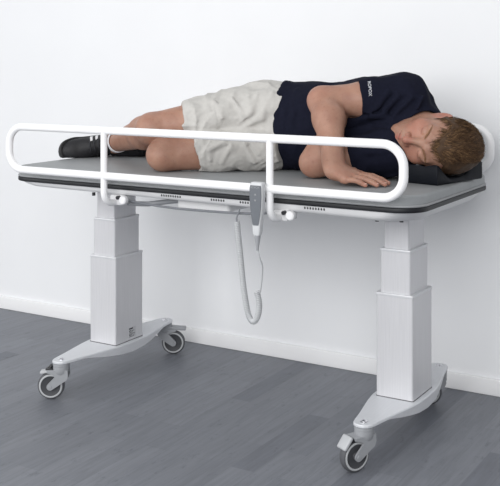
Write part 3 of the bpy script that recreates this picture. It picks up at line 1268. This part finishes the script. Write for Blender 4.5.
def hand(Wp, knk, tips, lift, thumb, rad=0.0090):
    Wp = np.array(Wp)
    pr = [econe(Wp, (np.array(knk[1]) + np.array(knk[2])) / 2 * 0.55 + Wp * 0.45, (0.022, 0.029), (0.018, 0.038), (0.1, -0.2, 1))]
    ks = [0.01]
    for kk in knk:
        pr.append(rcone(Wp * 0.72 + np.array(kk) * 0.28, kk, 0.017, 0.0112))
        ks.append(0.012)
    for a, b in zip(knk[:-1], knk[1:]):
        pr.append(rcone(np.array(a) * 0.86 + Wp * 0.14, np.array(b) * 0.86 + Wp * 0.14, 0.0115, 0.0115))
        ks.append(0.01)
    for q, (kk, tp) in enumerate(zip(knk, tips)):
        kk, tp = np.array(kk), np.array(tp)
        j1 = kk + (tp - kk) * 0.46 + np.array(lift) * 0.006
        j2 = kk + (tp - kk) * 0.76 + np.array(lift) * 0.004
        sc = 0.88 if q == 0 else 1.0
        pr += [rcone(kk, j1, rad * 1.12 * sc, rad * sc), rcone(j1, j2, rad * sc, rad * 0.92 * sc), rcone(j2, tp, rad * 0.92 * sc, rad * 0.76 * sc)]
        ks += [0.004, 0.003, 0.003]
    t0, t1, t2 = [np.array(t) for t in thumb]
    pr += [rcone(Wp * 0.7 + t0 * 0.3, t0, 0.018, 0.0145), rcone(t0, t1, 0.0125, 0.0105), rcone(t1, t2, 0.0105, 0.0082)]
    ks += [0.012, 0.006, 0.003]
    return group_(pr, ks)


KN = [(0.998, -0.2290, 0.772), (1.008, -0.2095, 0.778), (1.014, -0.1890, 0.781), (1.014, -0.1680, 0.781)]
TI = [(1.057, -0.2265, 0.7595), (1.083, -0.2070, 0.7600), (1.098, -0.1850, 0.7605), (1.097, -0.1600, 0.7610)]
BF.add(hand(WR, KN, TI, (0, 0, 1), [(0.985, -0.155, 0.785), (1.010, -0.130, 0.772), (1.035, -0.123, 0.763)]), 0.010)
WL_ = np.array(WLf)
hd = np.array((-0.12, 0.45, 0.9))
hd /= np.linalg.norm(hd)
sd = np.array((0.95, 0.1, 0.08))
kn2 = [WL_ + hd * 0.058 + sd * o for o in (-0.027, -0.009, 0.009, 0.026)]
ti2 = [k + hd * l + np.array((-0.01, 0.012, -0.012)) for k, l in zip(kn2, (0.028, 0.036, 0.040, 0.034))]
BF.add(hand(WLf, kn2, ti2, (0, -0.9, 0.4), [WL_ + hd * 0.02 + sd * 0.02, WL_ + hd * 0.045 + sd * 0.03, WL_ + hd * 0.065 + sd * 0.03]), 0.010)
BF.add(HEAD, 0.018)
G = BF.grid()
BF.f = np.maximum(BF.f, (TOP + 0.0006) - G[2])                        # flat where it rests on the mattress
# small fingernails are pressed into the tips
me, co = surface(BF, 'person')
X, Y, Z = co[:, 0], co[:, 1], co[:, 2]
x, y, z = head_local(X, Y, Z)
inh = (np.abs(x) < 0.1) & (np.abs(y) < 0.14) & (np.abs(z) < 0.14)
lip = np.zeros(len(co), 'f')
d1 = rcone((0, 0.0955, -0.066), (0.022, 0.084, -0.069), 0.0042, 0.002)[2](np.abs(x), y, z)
d2 = rcone((0, 0.0945, -0.077), (0.020, 0.084, -0.0735), 0.0052, 0.002)[2](np.abs(x), y, z)
lip = np.clip(1 - np.minimum(d1, d2) / 0.0035, 0, 1) * 0.75 * inh
dl = rcone((0.018, 0.0885, -0.0060), (0.044, 0.0825, -0.0054), 0.0004, 0.0004)[2](np.abs(x), y, z)
lash = np.clip(1 - dl / 0.0026, 0, 1) * 0.55 * inh
dm = rcone((0, 0.0995, -0.0708), (0.0235, 0.0865, -0.0702), 0.0004, 0.0004)[2](np.abs(x), y, z)
lash = np.maximum(lash, np.clip(1 - dm / 0.0026, 0, 1) * 0.6 * inh)
stub = np.clip(1 - np.maximum(ell((0, 0.04, -0.085), (0.075, 0.075, 0.045))[2](x, y, z), 0) / 0.02, 0, 1) * 0.12 * inh
lash = np.maximum(lash, stub)
red = np.clip(1 - ell((0.04, 0.07, -0.03), (0.025, 0.03, 0.022))[2](np.abs(x), y, z) / 0.02, 0, 1) * 0.28
red = np.maximum(red, np.clip(1 - ell((0, 0.11, -0.036), (0.014, 0.014, 0.014))[2](x, y, z) / 0.012, 0, 1) * 0.4)
red = np.maximum(red, np.clip(1 - ell((0.08, -0.014, -0.004), (0.01, 0.02, 0.03))[2](np.abs(x), y, z) / 0.01, 0, 1) * 0.5) * inh
for k_ in KN + TI + [ER, EL, KR, KL]:
    rr = np.sqrt((X - k_[0]) ** 2 + (Y - k_[1]) ** 2 + (Z - k_[2]) ** 2)
    big = k_ in (ER, EL, KR, KL)
    red = np.maximum(red, np.clip(1 - rr / (0.06 if big else 0.016), 0, 1) * (0.45 if big else 0.4))
at = me.color_attributes.new('pigment', 'FLOAT_COLOR', 'POINT')
at.data.foreach_set('color', np.stack([lip, lash, red, np.ones_like(lip)], 1).astype('f').ravel())
ORG = (0.6, 0.06, TOP)
person = link_mesh('person', me, 'skin', None, ORG)
tag(person, 'person in navy t-shirt, pale shorts and black trainers lying on his side, eyes closed', 'person')

# fingernails of the right hand
for k_, t_ in zip(KN, TI):
    k_, t_ = Vector(k_), Vector(t_)
    dr = (t_ - k_).normalized()
    sdv = Vector((0, 0, 1)).cross(dr).normalized()
    up = dr.cross(sdv)
    bm = bmesh.new()
    bmesh.ops.create_uvsphere(bm, u_segments=12, v_segments=8, radius=1)
    for v in bm.verts:
        v.co = t_ - dr * 0.001 + up * 0.0050 + dr * v.co.x * 0.0056 + sdv * v.co.y * 0.0046 + up * v.co.z * 0.0018
    obj('fingernail', bm, mat('nail', rgb(196, 156, 142), 0.3), person)

# --- t-shirt


def crease(field, ridges, grooves, r, k):
    """cloth folds: raised ridges and sunk creases along polylines on the cloth"""
    for pl in ridges:
        m = len(pl) - 1
        for i in range(m):
            r0 = r * (0.45 if i == 0 else 1.0)
            r1 = r * (0.45 if i == m - 1 else 1.0)
            field.add(rcone(pl[i], pl[i + 1], r0, r1), k)
    for pl in grooves:
        for i in range(len(pl) - 1):
            field.sub(rcone(pl[i], pl[i + 1], r * 0.55, r * 0.4), k * 0.7)


SHIRT_RIDGES = [[(0.674, 0.032, 1.013), (0.689, -0.021, 0.943), (0.687, -0.031, 0.888)], [(0.705, 0.028, 1.011), (0.72, -0.025, 0.935), (0.712, -0.031, 0.889)], [(0.75, -0.015, 0.951), (0.745, -0.027, 0.89)], [(1.032, -0.009, 1.012), (1.003, -0.031, 0.965)], [(1.061, -0.001, 1.001), (1.022, -0.017, 0.953), (0.987, -0.025, 0.941)], [(1.1, 0.009, 0.995), (1.055, -0.003, 0.95)], [(0.978, -0.035, 0.95), (1.026, -0.019, 0.971)], [(1.129, 0.03, 1.001), (1.117, 0.013, 0.966)], [(0.912, -0.017, 0.924), (0.987, -0.025, 0.941), (1.045, -0.01, 0.935)], [(0.897, 0.014, 0.802), (1.005, -0.093, 0.839), (1.053, -0.081, 0.841)]]
SHIRT_GROOVES = [[(1.046, -0.006, 1.003), (1.012, -0.024, 0.959)], [(0.965, -0.032, 0.941), (1.012, -0.023, 0.956)], [(1.081, 0.003, 0.998), (1.041, -0.008, 0.953)], [(0.899, -0.019, 0.895), (0.977, -0.015, 0.916), (1.045, -0.041, 0.906)]]
SHORTS_RIDGES = [[(0.668, -0.013, 0.975), (0.62, -0.048, 0.925), (0.56, -0.065, 0.894)], [(0.638, -0.01, 1.004), (0.624, -0.047, 0.943), (0.588, -0.056, 0.912)], [(0.592, -0.031, 0.998), (0.588, -0.062, 0.943), (0.553, -0.072, 0.905)], [(0.525, -0.074, 0.986), (0.565, -0.072, 0.936)], [(0.477, -0.101, 0.976), (0.511, -0.111, 0.925)], [(0.498, -0.166, 0.827), (0.534, -0.135, 0.854)], [(0.553, -0.126, 0.841), (0.523, -0.132, 0.785)], [(0.583, -0.096, 0.85), (0.603, -0.068, 0.784)], [(0.631, -0.066, 0.856), (0.641, -0.048, 0.794)], [(0.476, -0.168, 0.841), (0.497, -0.159, 0.796)]]
SHORTS_GROOVES = [[(0.575, -0.065, 0.918), (0.543, -0.09, 0.885), (0.525, -0.123, 0.871)], [(0.596, -0.087, 0.838), (0.616, -0.072, 0.801)], [(0.513, -0.15, 0.82), (0.546, -0.131, 0.839)]]
TF = Field((0.57, -0.22, 0.735), (1.20, 0.25, 1.09), 0.0030)
HEMX = 0.640
tt = [econe((0.61, 0.078, 0.896), WAI, (0.144, 0.121), (0.137, 0.115)), econe(WAI, CHE, (0.134, 0.112), (0.142, 0.120)), econe(CHE, UCH, (0.142, 0.120), (0.136, 0.104))]
for p in tt:
    TF.add(p, 0.03)
TF.add(rcone(UCH, SR, 0.078, 0.071), 0.035)
TF.add(rcone(UCH, SL, 0.078, 0.068), 0.035)
TF.add(rcone((1.045, 0.095, 0.950), (1.100, 0.080, 0.915), 0.076, 0.064), 0.03)
sR = np.array(SR) + (np.array(ER) - np.array(SR)) * 0.55
sL = np.array(SL) + (np.array(EL) - np.array(SL)) * 0.52
dR, dL = np.array(ER) - np.array(SR), np.array(EL) - np.array(SL)
TF.add(clip(econe(SR, sR + dR * 0.1, (0.072, 0.067), (0.060, 0.060)), sR, dR), 0.02)
TF.add(clip(econe(SL, sL + dL * 0.1, (0.069, 0.064), (0.058, 0.058)), sL, dL), 0.02)


def shirt_folds(x, y, z):
    a = 0.0095 * folds(x, y, z, (0.25, 0.1, 1.0), 15, 3.0) * np.clip((0.92 - x) / 0.2, 0.15, 1)
    b = 0.0090 * folds(x, y, z, (0.75, -0.4, 0.9), 20, 5.0, 4.3) * np.clip((x - 0.80) / 0.15, 0.1, 1)
    c = 0.0018 * vnoise(x * 40, y * 40, z * 40)
    return -(a * 0.6 + b * 0.6) + c


TF.displace(shirt_folds)
crease(TF, SHIRT_RIDGES, SHIRT_GROOVES, 0.0062, 0.014)
G = TF.grid()
# the hem runs slightly slanted across the waist
TF.f = np.maximum(TF.f, HEMX + 0.012 * np.sin(G[2] * 40) * 0.4 + (G[2] - 0.9) * 0.02 - G[0] + 0 * G[1])
TF.sub(rcone(WAI, (0.60, 0.08, 0.896), 0.110, 0.112), 0.0) if False else None
TF.sub(clip(econe((0.72, 0.095, 0.893), (0.54, 0.075, 0.896), (0.129, 0.106), (0.132, 0.109)), (0.685, 0, 0), (1, 0, 0)), 0.003)
# hollow sleeve ends
TF.sub(clip(rcone(SR, sR + dR * 0.2, 0.054, 0.0545), sR - dR * 0.10, -dR), 0.003)
TF.sub(clip(rcone(SL, sL + dL * 0.2, 0.051, 0.0515), sL - dL * 0.10, -dL), 0.003)
# neck opening
TF.sub(rcone((1.115, 0.055, 0.895), (1.20, 0.015, 0.868), 0.064, 0.076), 0.006)
TF.f = np.maximum(TF.f, (TOP + 0.0012) - G[2])
me, co = surface(TF, 't_shirt')
tv = co.copy()
tq = np.empty(len(me.loops), np.int32)
me.loops.foreach_get('vertex_index', tq)
shirt_bvh = BVHTree.FromPolygons([tuple(map(float, c)) for c in tv], [tuple(map(int, q)) for q in tq.reshape(-1, 4)])
shirt = link_mesh('t_shirt', me, 'navy', person)

# sleeve lettering, read downwards with the letter tops towards the shoulder
me = text_mesh('ROPOX', 0.0130, 0.0003)
cp = Vector(cam.location)
ctr = np.array(SR) + dR * 0.455
upv = Vector([float(v) for v in -dR]).normalized()
nrm0 = Vector((0.12, -0.85, 0.50))
nrm0 = (nrm0 - upv * nrm0.dot(upv)).normalized()
rdv = upv.cross(nrm0)
if rdv.z > 0:
    rdv = -rdv
for v in me.vertices:
    # wrap round the sleeve axis
    lx, ly, lz = v.co
    ang = lx / 0.06
    dirv = nrm0 * math.cos(ang) + rdv * math.sin(ang)
    base = Vector([float(c) for c in ctr]) + upv * ly
    hit = shirt_bvh.ray_cast(base + dirv * 0.2, -dirv)
    p = hit[0] if hit[0] is not None else base + dirv * 0.062
    v.co = p + dirv * (0.0009 + lz)
link_mesh('sleeve_lettering', me, 'print', shirt, smooth=False)

# --- shorts
SF = Field((0.26, -0.26, 0.735), (0.78, 0.25, 1.075), 0.0030)
SF.add(econe((0.575, 0.070, 0.897), (0.70, 0.088, 0.895), (0.139, 0.116), (0.131, 0.107)), 0.02)
hR, hL = np.array(HR), np.array(HL)
tR, tL = np.array(KR) - hR, np.array(KL) - hL
eR, eL = hR + tR * 0.735, hL + tL * 0.71
SF.add(clip(econe(hR + tR * 0.02, eR + tR * 0.1, (0.087, 0.100), (0.065, 0.077)), eR, tR + np.array((0, 0, 0.06))), 0.022)
SF.add(clip(econe(hL + tL * 0.02, eL + tL * 0.1, (0.086, 0.104), (0.064, 0.080)), eL, tL + np.array((-0.02, 0, -0.03))), 0.005)
CR = np.array((0.50, -0.045, 0.900))


def shorts_folds(x, y, z):
    # folds fan out from the crotch
    vx, vy, vz = x - CR[0], y - CR[1], z - CR[2]
    r = np.sqrt(vx ** 2 + vy ** 2 + vz ** 2) + 1e-4
    th = np.arctan2(vz, vx)
    fan = 1 - 2 * np.abs(vnoise(th * 3.4 + 9 + vnoise(r * 12, th * 2, vy * 9) * 0.7, r * 5.0 + 3, vy * 8))
    fan *= np.clip((r - 0.05) / 0.06, 0, 1) * np.clip((0.30 - r) / 0.15, 0.2, 1)
    g = folds(x, y, z, (0.5, -0.3, 0.8), 17, 5, 2.2)
    cr = folds(x, y, z, (0.7, 0.2, 0.45), 26, 9, 6.6)
    return -(0.0070 * fan + 0.0050 * g + 0.0030 * cr) + 0.0016 * vnoise(x * 48, y * 48, z * 48) + 0.001 * vnoise(x * 95, y * 95, z * 95)


SF.displace(shorts_folds)
crease(SF, SHORTS_RIDGES, SHORTS_GROOVES, 0.0070, 0.012)
SF.sub(clip(rcone(hR + tR * 0.3, eR + tR * 0.2, 0.058, 0.060), hR + tR * 0.60, -tR), 0.003)
SF.sub(clip(econe(hL + tL * 0.3, eL + tL * 0.2, (0.060, 0.064), (0.061, 0.070)), hL + tL * 0.59, -tL), 0.003)
G = SF.grid()
SF.f = np.maximum(SF.f, G[0] - (0.668 + (G[2] - 0.9) * 0.02) + 0 * G[1])
SF.f = np.maximum(SF.f, (TOP + 0.0010) - G[2])
me, co = surface(SF, 'shorts')
shorts = link_mesh('shorts', me, 'shorts', person)
# --- hair: a shell over the skull plus short strands


def hairline(x, y, z):
    """> 0 where hair grows (head coordinates)"""
    ax_ = np.abs(x)
    front = z - (0.074 - 0.25 * np.maximum(ax_ - 0.02, 0) ** 1.0) if False else None
    zl = np.where(y > 0.045, 0.074 - 0.18 * np.maximum(0.085 - y, 0) * 3.0, 0.0)
    line = np.interp(y, [-0.11, -0.085, -0.05, -0.02, 0.002, 0.020, 0.034, 0.050, 0.068, 0.085, 0.10], [-0.085, -0.075, -0.055, -0.028, -0.015, -0.012, 0.020, 0.052, 0.064, 0.068, 0.070])
    line = line + 0.030 * np.clip((ax_ - 0.045) / 0.02, 0, 1) * np.clip((y - 0.0) / 0.02, 0, 1)
    line = line - 0.012 * np.clip((0.04 - ax_) / 0.03, 0, 1) * np.clip((y - 0.03) / 0.03, 0, 1)
    return z - line


def hair_fn(X, Y, Z):
    x, y, z = head_local(X, Y, Z)
    d = ell((0, -0.012, 0.030), (0.0825, 0.1035, 0.0985))[2](x, y, z)
    n1 = vnoise(x * 60 + 5, y * 60, z * 60) * 0.0022 + vnoise(x * 140, y * 140 + 3, z * 140) * 0.0022
    line = hairline(x, y, z) + vnoise(x * 120, y * 120, z * 120) * 0.004
    d = np.maximum(d + n1, -line * 0.8)
    ear = ell((0, -0.012, -0.006), (0.2, 0.020, 0.030))[2](x, y, z)
    return np.maximum(d, -ear) * HS


HF = Field(HC - 0.17, HC + 0.17, 0.0026)
HF.add((HC - 0.16, HC + 0.16, hair_fn), 0)
me, co = surface(HF, 'hair')
ta = me.attributes.new('tone', 'FLOAT', 'POINT')
ta.data.foreach_set('value', np.full(len(co), 0.16, 'f'))
hair = link_mesh('hair', me, 'hair', person)
rs = np.random.RandomState(3)
verts, faces, tones = [], [], []
whorl = np.array((0.02, -0.075, 0.085))
cnt = 0
while cnt < 8500:
    p = rs.randn(3)
    p /= np.linalg.norm(p)
    r0 = np.array((0.0815, 0.1020, 0.0965))
    q = p * r0 + np.array((0, -0.012, 0.030))
    hl = float(hairline(np.array(q[0]), np.array(q[1]), np.array(q[2])))
    if hl > 0.02 and rs.rand() < 0.35:
        continue
    if hl < -0.003 or (abs(q[0]) > 0.06 and abs(q[1] + 0.012) < 0.022 and abs(q[2] + 0.006) < 0.034):
        continue
    nrm = p / r0
    nrm /= np.linalg.norm(nrm)
    fl = q - whorl
    fl = fl - nrm * (fl @ nrm)
    fl /= np.linalg.norm(fl) + 1e-6
    fl = np.array((0.12 * np.sign(q[0]), -0.85, 0.55)) if q[1] > -0.06 else fl * 1.0
    fl = fl - nrm * (fl @ nrm)
    fl /= np.linalg.norm(fl) + 1e-6
    if hl < 0.012 and q[1] > 0.0 and rs.rand() < 0.40:
        fl = -fl * np.array((1, 1, 1.0))
    fl = fl + rs.randn(3) * 0.20 + np.array([vnoise(q[0] * 30 + o, q[1] * 30, q[2] * 30) for o in (0., 9., 17.)]) * 0.5
    fl += np.array((0.25 * np.sign(q[0]), 0, 0)) * (abs(q[0]) > 0.03)
    fl = fl - nrm * (fl @ nrm)
    fl /= np.linalg.norm(fl) + 1e-6
    L = rs.uniform(0.020, 0.040) * (0.75 if hl < 0.012 else 1.0)
    lift = rs.uniform(0.04, 0.26)
    side = np.cross(nrm, fl)
    w = rs.uniform(0.0006, 0.0011)
    pts = []
    for t in (0, 0.4, 0.75, 1.0):
        pts.append(q + fl * L * t + nrm * (lift * L * (t - 0.45 * t * t)) - nrm * 0.0015 + side * (0.12 * L * t * t * rs.randn()))
    if min(head_world(c)[2] for c in pts) < 0.812:
        continue
    b0 = len(verts)
    tones += [rs.rand()] * 10
    for i, c in enumerate(pts[:-1]):
        ww = w * (1 - 0.25 * i)
        for aa in (0, 2.094, 4.189):
            verts.append(head_world(c + (side * math.cos(aa) + nrm * math.sin(aa)) * ww))
    verts.append(head_world(pts[-1]))
    for i in range(2):
        for k in range(3):
            j = (k + 1) % 3
            faces.append((b0 + i * 3 + k, b0 + i * 3 + j, b0 + i * 3 + 3 + j, b0 + i * 3 + 3 + k))
    for k in range(3):
        faces.append((b0 + 6 + k, b0 + 6 + (k + 1) % 3, b0 + 9, b0 + 9))
    cnt += 1
V = np.array(verts)
F4 = [f if f[2] != f[3] else f[:3] for f in faces]
me = bpy.data.meshes.new('strands')
me.from_pydata([tuple(map(float, v)) for v in V], [], F4)
me.update()
ta = me.attributes.new('tone', 'FLOAT', 'POINT')
ta.data.foreach_set('value', np.array(tones, 'f'))
st = link_mesh('hair_strands', me, 'hair', hair, smooth=True)

# eyebrows: short fine hairs over each brow ridge
for s in (-1, 1):
    bm = bmesh.new()
    for k in range(60):
        t = rs.rand()
        bx = s * (0.013 + 0.036 * t)
        by = 0.0965 - 0.0185 * t ** 1.8
        bz = 0.0165 + 0.006 * math.sin(t * 2.4) + rs.uniform(-0.0025, 0.0025)
        p0 = np.array((bx, by, bz))
        p1 = p0 + np.array((s * 0.008, -0.0035 * (0.4 + t), 0.0025 * (1 - 1.6 * t)))
        tube(bm, [Vector(head_world(p0)), Vector(head_world((p0 + p1) / 2 + np.array((0, 0.001, 0)))), Vector(head_world(p1))], [0.0007, 0.0006, 0.0002], 4)
    obj('eyebrow', bm, 'brow', person)


# --- shoes and socks
def shoe(Aa, Tt, Kk, lateral_up, label):
    Aa, Tt, Kk = Vector(Aa), Vector(Tt), Vector(Kk)
    f = (Tt - Aa).normalized()
    u = (Kk - Aa).normalized()
    u = (u - f * u.dot(f)).normalized()
    w = f.cross(u)
    # local: x forward from the heel, y sideways, z up from the sole; the ankle sits at (0.055, 0, 0.085)
    SS = 0.92
    org = Aa - f * 0.051 - u * 0.076

    def loc(X, Y, Z):
        x, y, z = X - org.x, Y - org.y, Z - org.z
        return [(x * d.x + y * d.y + z * d.z) / SS for d in (f, u, w)]

    def world(p):
        return org + (f * p[0] + w * p[1] + u * p[2]) * SS
    lo = np.array(org) - 0.32
    hi = np.array(org) + 0.32
    lo[2] = max(lo[2], 0.735)
    hi[2] = min(hi[2], 1.0)

    def upper(X, Y, Z):
        a, c, b = loc(X, Y, Z)       # a fwd, c up, b side
        d = ell((0.045, 0, 0.050), (0.047, 0.036, 0.050))[2](a, b, c)
        d = smin(d, rcone((0.06, 0, 0.045), (0.16, 0, 0.040), 0.040, 0.040)[2](a, b, c), 0.02)
        d = smin(d, ell((0.200, 0, 0.028), (0.062, 0.043, 0.034))[2](a, b, c), 0.02)
        d = smin(d, rcone((0.035, 0, 0.075), (0.075, 0, 0.080), 0.034, 0.036)[2](a, b, c), 0.02)
        d = smin(d, rcone((0.09, 0, 0.086), (0.15, 0, 0.064), 0.020, 0.020)[2](a, b, c), 0.02)      # tongue
        d = np.maximum(d, 0.012 - c)
        d = np.maximum(d, c - (0.098 + 0.02 * np.abs(a - 0.055) / 0.05))
        hol = rcone((0.052, 0, 0.085), (0.050, 0, 0.14), 0.028, 0.032)[2](a, b, c)
        return np.maximum(d, -hol) * SS

    def sole(X, Y, Z):
        a, c, b = loc(X, Y, Z)
        o2 = rcone((0.045, 0, 0.012), (0.20, 0, 0.012), 0.039, 0.048)[2](a, b, 0.012 + 0 * c)
        o2 = smin(o2, rcone((0.20, 0, 0.012), (0.222, 0, 0.012), 0.046, 0.046)[2](a, b, 0.012 + 0 * c), 0.01)
        toe = 0.010 * np.clip((a - 0.2) / 0.06, 0, 1) ** 2
        return np.maximum(o2, np.abs(c - 0.008 - toe) - 0.013) * SS - 0.002
    fld = Field(lo, hi, 0.0026)
    fld.add((lo, hi, upper), 0)
    fld.f = np.maximum(fld.f, (TOP + 0.0012) - fld.grid()[2])
    me, _ = surface(fld, 'shoe')
    so = link_mesh('shoe', me, 'shoe', person)
    so['label'] = label
    fld = Field(lo, hi, 0.0026)
    fld.add((lo, hi, sole), 0)
    fld.f = np.maximum(fld.f, (TOP + 0.0010) - fld.grid()[2])
    me, _ = surface(fld, 'sole')
    link_mesh('sole', me, 'sole', so)
    # laces
    for k in range(5):
        a = 0.098 + k * 0.016
        zt = 0.1015 - (a - 0.098) * 0.33
        bm = bmesh.new()
        pth = [world((a - 0.004, -0.026, zt - 0.016)), world((a, -0.014, zt + 0.001)), world((a + 0.003, 0, zt + 0.005)), world((a, 0.014, zt + 0.001)), world((a - 0.004, 0.026, zt - 0.016))]
        tube(bm, catmull(pth, 5), 0.0028, 8)
        obj('lace', bm, 'lace', so)
    # white stripes on the upward side
    bv = None
    sd_ = lateral_up
    for k in range(3):
        bm = bmesh.new()
        a0 = 0.088 + k * 0.022
        rows = []
        for t in np.linspace(0, 1, 6):
            for_r = []
            for dx_ in (-0.005, 0.005):
                a = a0 + dx_ + 0.020 * t
                zz = 0.030 + 0.048 * t
                # march in from the side until the upper is met
                lo_, hi_ = 0.0, 0.07
                for _ in range(18):
                    mid_ = (lo_ + hi_) / 2
                    pw = world((a, sd_ * mid_, zz))
                    dd = float(upper(np.array(pw.x), np.array(pw.y), np.array(pw.z)))
                    if dd > 0:
                        hi_ = mid_
                    else:
                        lo_ = mid_
                for_r.append((a, lo_, zz))
            rows.append(for_r)
        tp = [[bm.verts.new(world((a, sd_ * (b_ + 0.0022), zz))) for a, b_, zz in r] for r in rows]
        bt = [[bm.verts.new(world((a, sd_ * (b_ - 0.001), zz))) for a, b_, zz in r] for r in rows]
        for i in range(5):
            bm.faces.new((tp[i][0], tp[i][1], tp[i + 1][1], tp[i + 1][0]))
            bm.faces.new((bt[i][0], bt[i + 1][0], bt[i + 1][1], bt[i][1]))
            bm.faces.new((tp[i][0], tp[i + 1][0], bt[i + 1][0], bt[i][0]))
            bm.faces.new((tp[i][1], bt[i][1], bt[i + 1][1], tp[i + 1][1]))
        bm.faces.new((tp[0][0], bt[0][0], bt[0][1], tp[0][1]))
        bm.faces.new((tp[5][0], tp[5][1], bt[5][1], bt[5][0]))
        obj('stripe', bm, 'stripe', so)
    # ankle sock
    fld = Field(np.array(Aa) - 0.1, np.array(Aa) + 0.1, 0.0026)
    A_, K_ = np.array(Aa), np.array(Kk)
    dr = (K_ - A_) / np.linalg.norm(K_ - A_)
    fld.add(clip(rcone(A_ - dr * 0.03, A_ + dr * 0.06, 0.0375, 0.042), A_ + dr * 0.042, dr), 0)
    fld.sub(clip(rcone(A_, A_ + dr * 0.08, 0.034, 0.040), A_ + dr * 0.012, -dr), 0)
    fld.f = np.maximum(fld.f, (TOP + 0.0012) - fld.grid()[2])
    me, _ = surface(fld, 'sock')
    link_mesh('sock', me, 'sock', person)


shoe(AR, TR, KR, 1, 'black trainer on the upper foot, toe pointing left')
shoe(AL, TL, KL, 1, 'black trainer on the lower foot, mostly hidden')

# ------------------------------------------------------------------ pillow under the head
ang = math.radians(-13)
fx, fy = Vector((math.cos(ang), math.sin(ang), 0)), Vector((-math.sin(ang), math.cos(ang), 0))
corner = Vector((1.212, -0.080, TOP))
PWX, PWY, PH = 0.138, 0.24, 0.060
bm = bmesh.new()
nx, ny = 48, 48
rr = 0.010
rings = []


def samp(F_, *p):
    i = [int(round((p[k] - float(F_.o[k])) / F_.h)) for k in range(3)]
    if any(i[k] < 0 or i[k] >= F_.n[k] for k in range(3)):
        return 1.0
    return float(F_.f[i[0], i[1], i[2]])


def pil_top(p):
    # pressed down under the cheek
    z = TOP + PH
    while z > TOP + 0.016:
        if min(samp(F_, p.x, p.y, z) for F_ in (BF, HF, TF)) > 0.008:
            break
        z -= 0.001
    return z


def pil_pt(a, b):
    return corner - fx * a + fy * b


HG = np.array([[pil_top(pil_pt(PWX * i / nx, PWY * j / ny)) for j in range(ny + 1)] for i in range(nx + 1)])
for _ in range(10):
    Hp = np.pad(HG, 1, mode='edge')
    HG = np.minimum(HG, (Hp[:-2, 1:-1] + Hp[2:, 1:-1] + Hp[1:-1, :-2] + Hp[1:-1, 2:]) / 4)
top = [[None] * (ny + 1) for _ in range(nx + 1)]


def ease(t):
    return t


for i in range(nx + 1):
    for j in range(ny + 1):
        a, b = PWX * i / nx, PWY * j / ny
        # rounded rims
        ed = min(a, PWX - a, b, PWY - b)
        dz = 0 if ed > rr else rr - math.sqrt(max(0, rr * rr - (rr - ed) ** 2))
        p = pil_pt(a, b)
        top[i][j] = bm.verts.new((p.x, p.y, HG[i, j] - dz))
for i in range(nx):
    for j in range(ny):
        bm.faces.new((top[i][j], top[i][j + 1], top[i + 1][j + 1], top[i + 1][j]))
rim = [(i, 0) for i in range(nx)] + [(nx, j) for j in range(ny)] + [(i, ny) for i in range(nx, 0, -1)] + [(0, j) for j in range(ny, 0, -1)]
lowr = []
for i, j in rim:
    p = top[i][j].co
    lowr.append((bm.verts.new((p.x, p.y, TOP + 0.004)), p))
cpt = pil_pt(PWX / 2, PWY / 2)
base = [bm.verts.new((p.co.x + (cpt.x - p.co.x) * 0.03, p.co.y + (cpt.y - p.co.y) * 0.03, TOP + 0.0008)) for p, _ in lowr]
n = len(rim)
for k in range(n):
    j = (k + 1) % n
    t0, t1 = top[rim[k][0]][rim[k][1]], top[rim[j][0]][rim[j][1]]
    bm.faces.new((t0, t1, lowr[j][0], lowr[k][0]))
    bm.faces.new((lowr[k][0], lowr[j][0], base[j], base[k]))
bm.faces.new(base)
pil = obj('pillow', bm, 'pillow', None, autosmooth=60)
tag(pil, 'dark navy pillow pad under the head at the right end of the mattress', 'pillow')
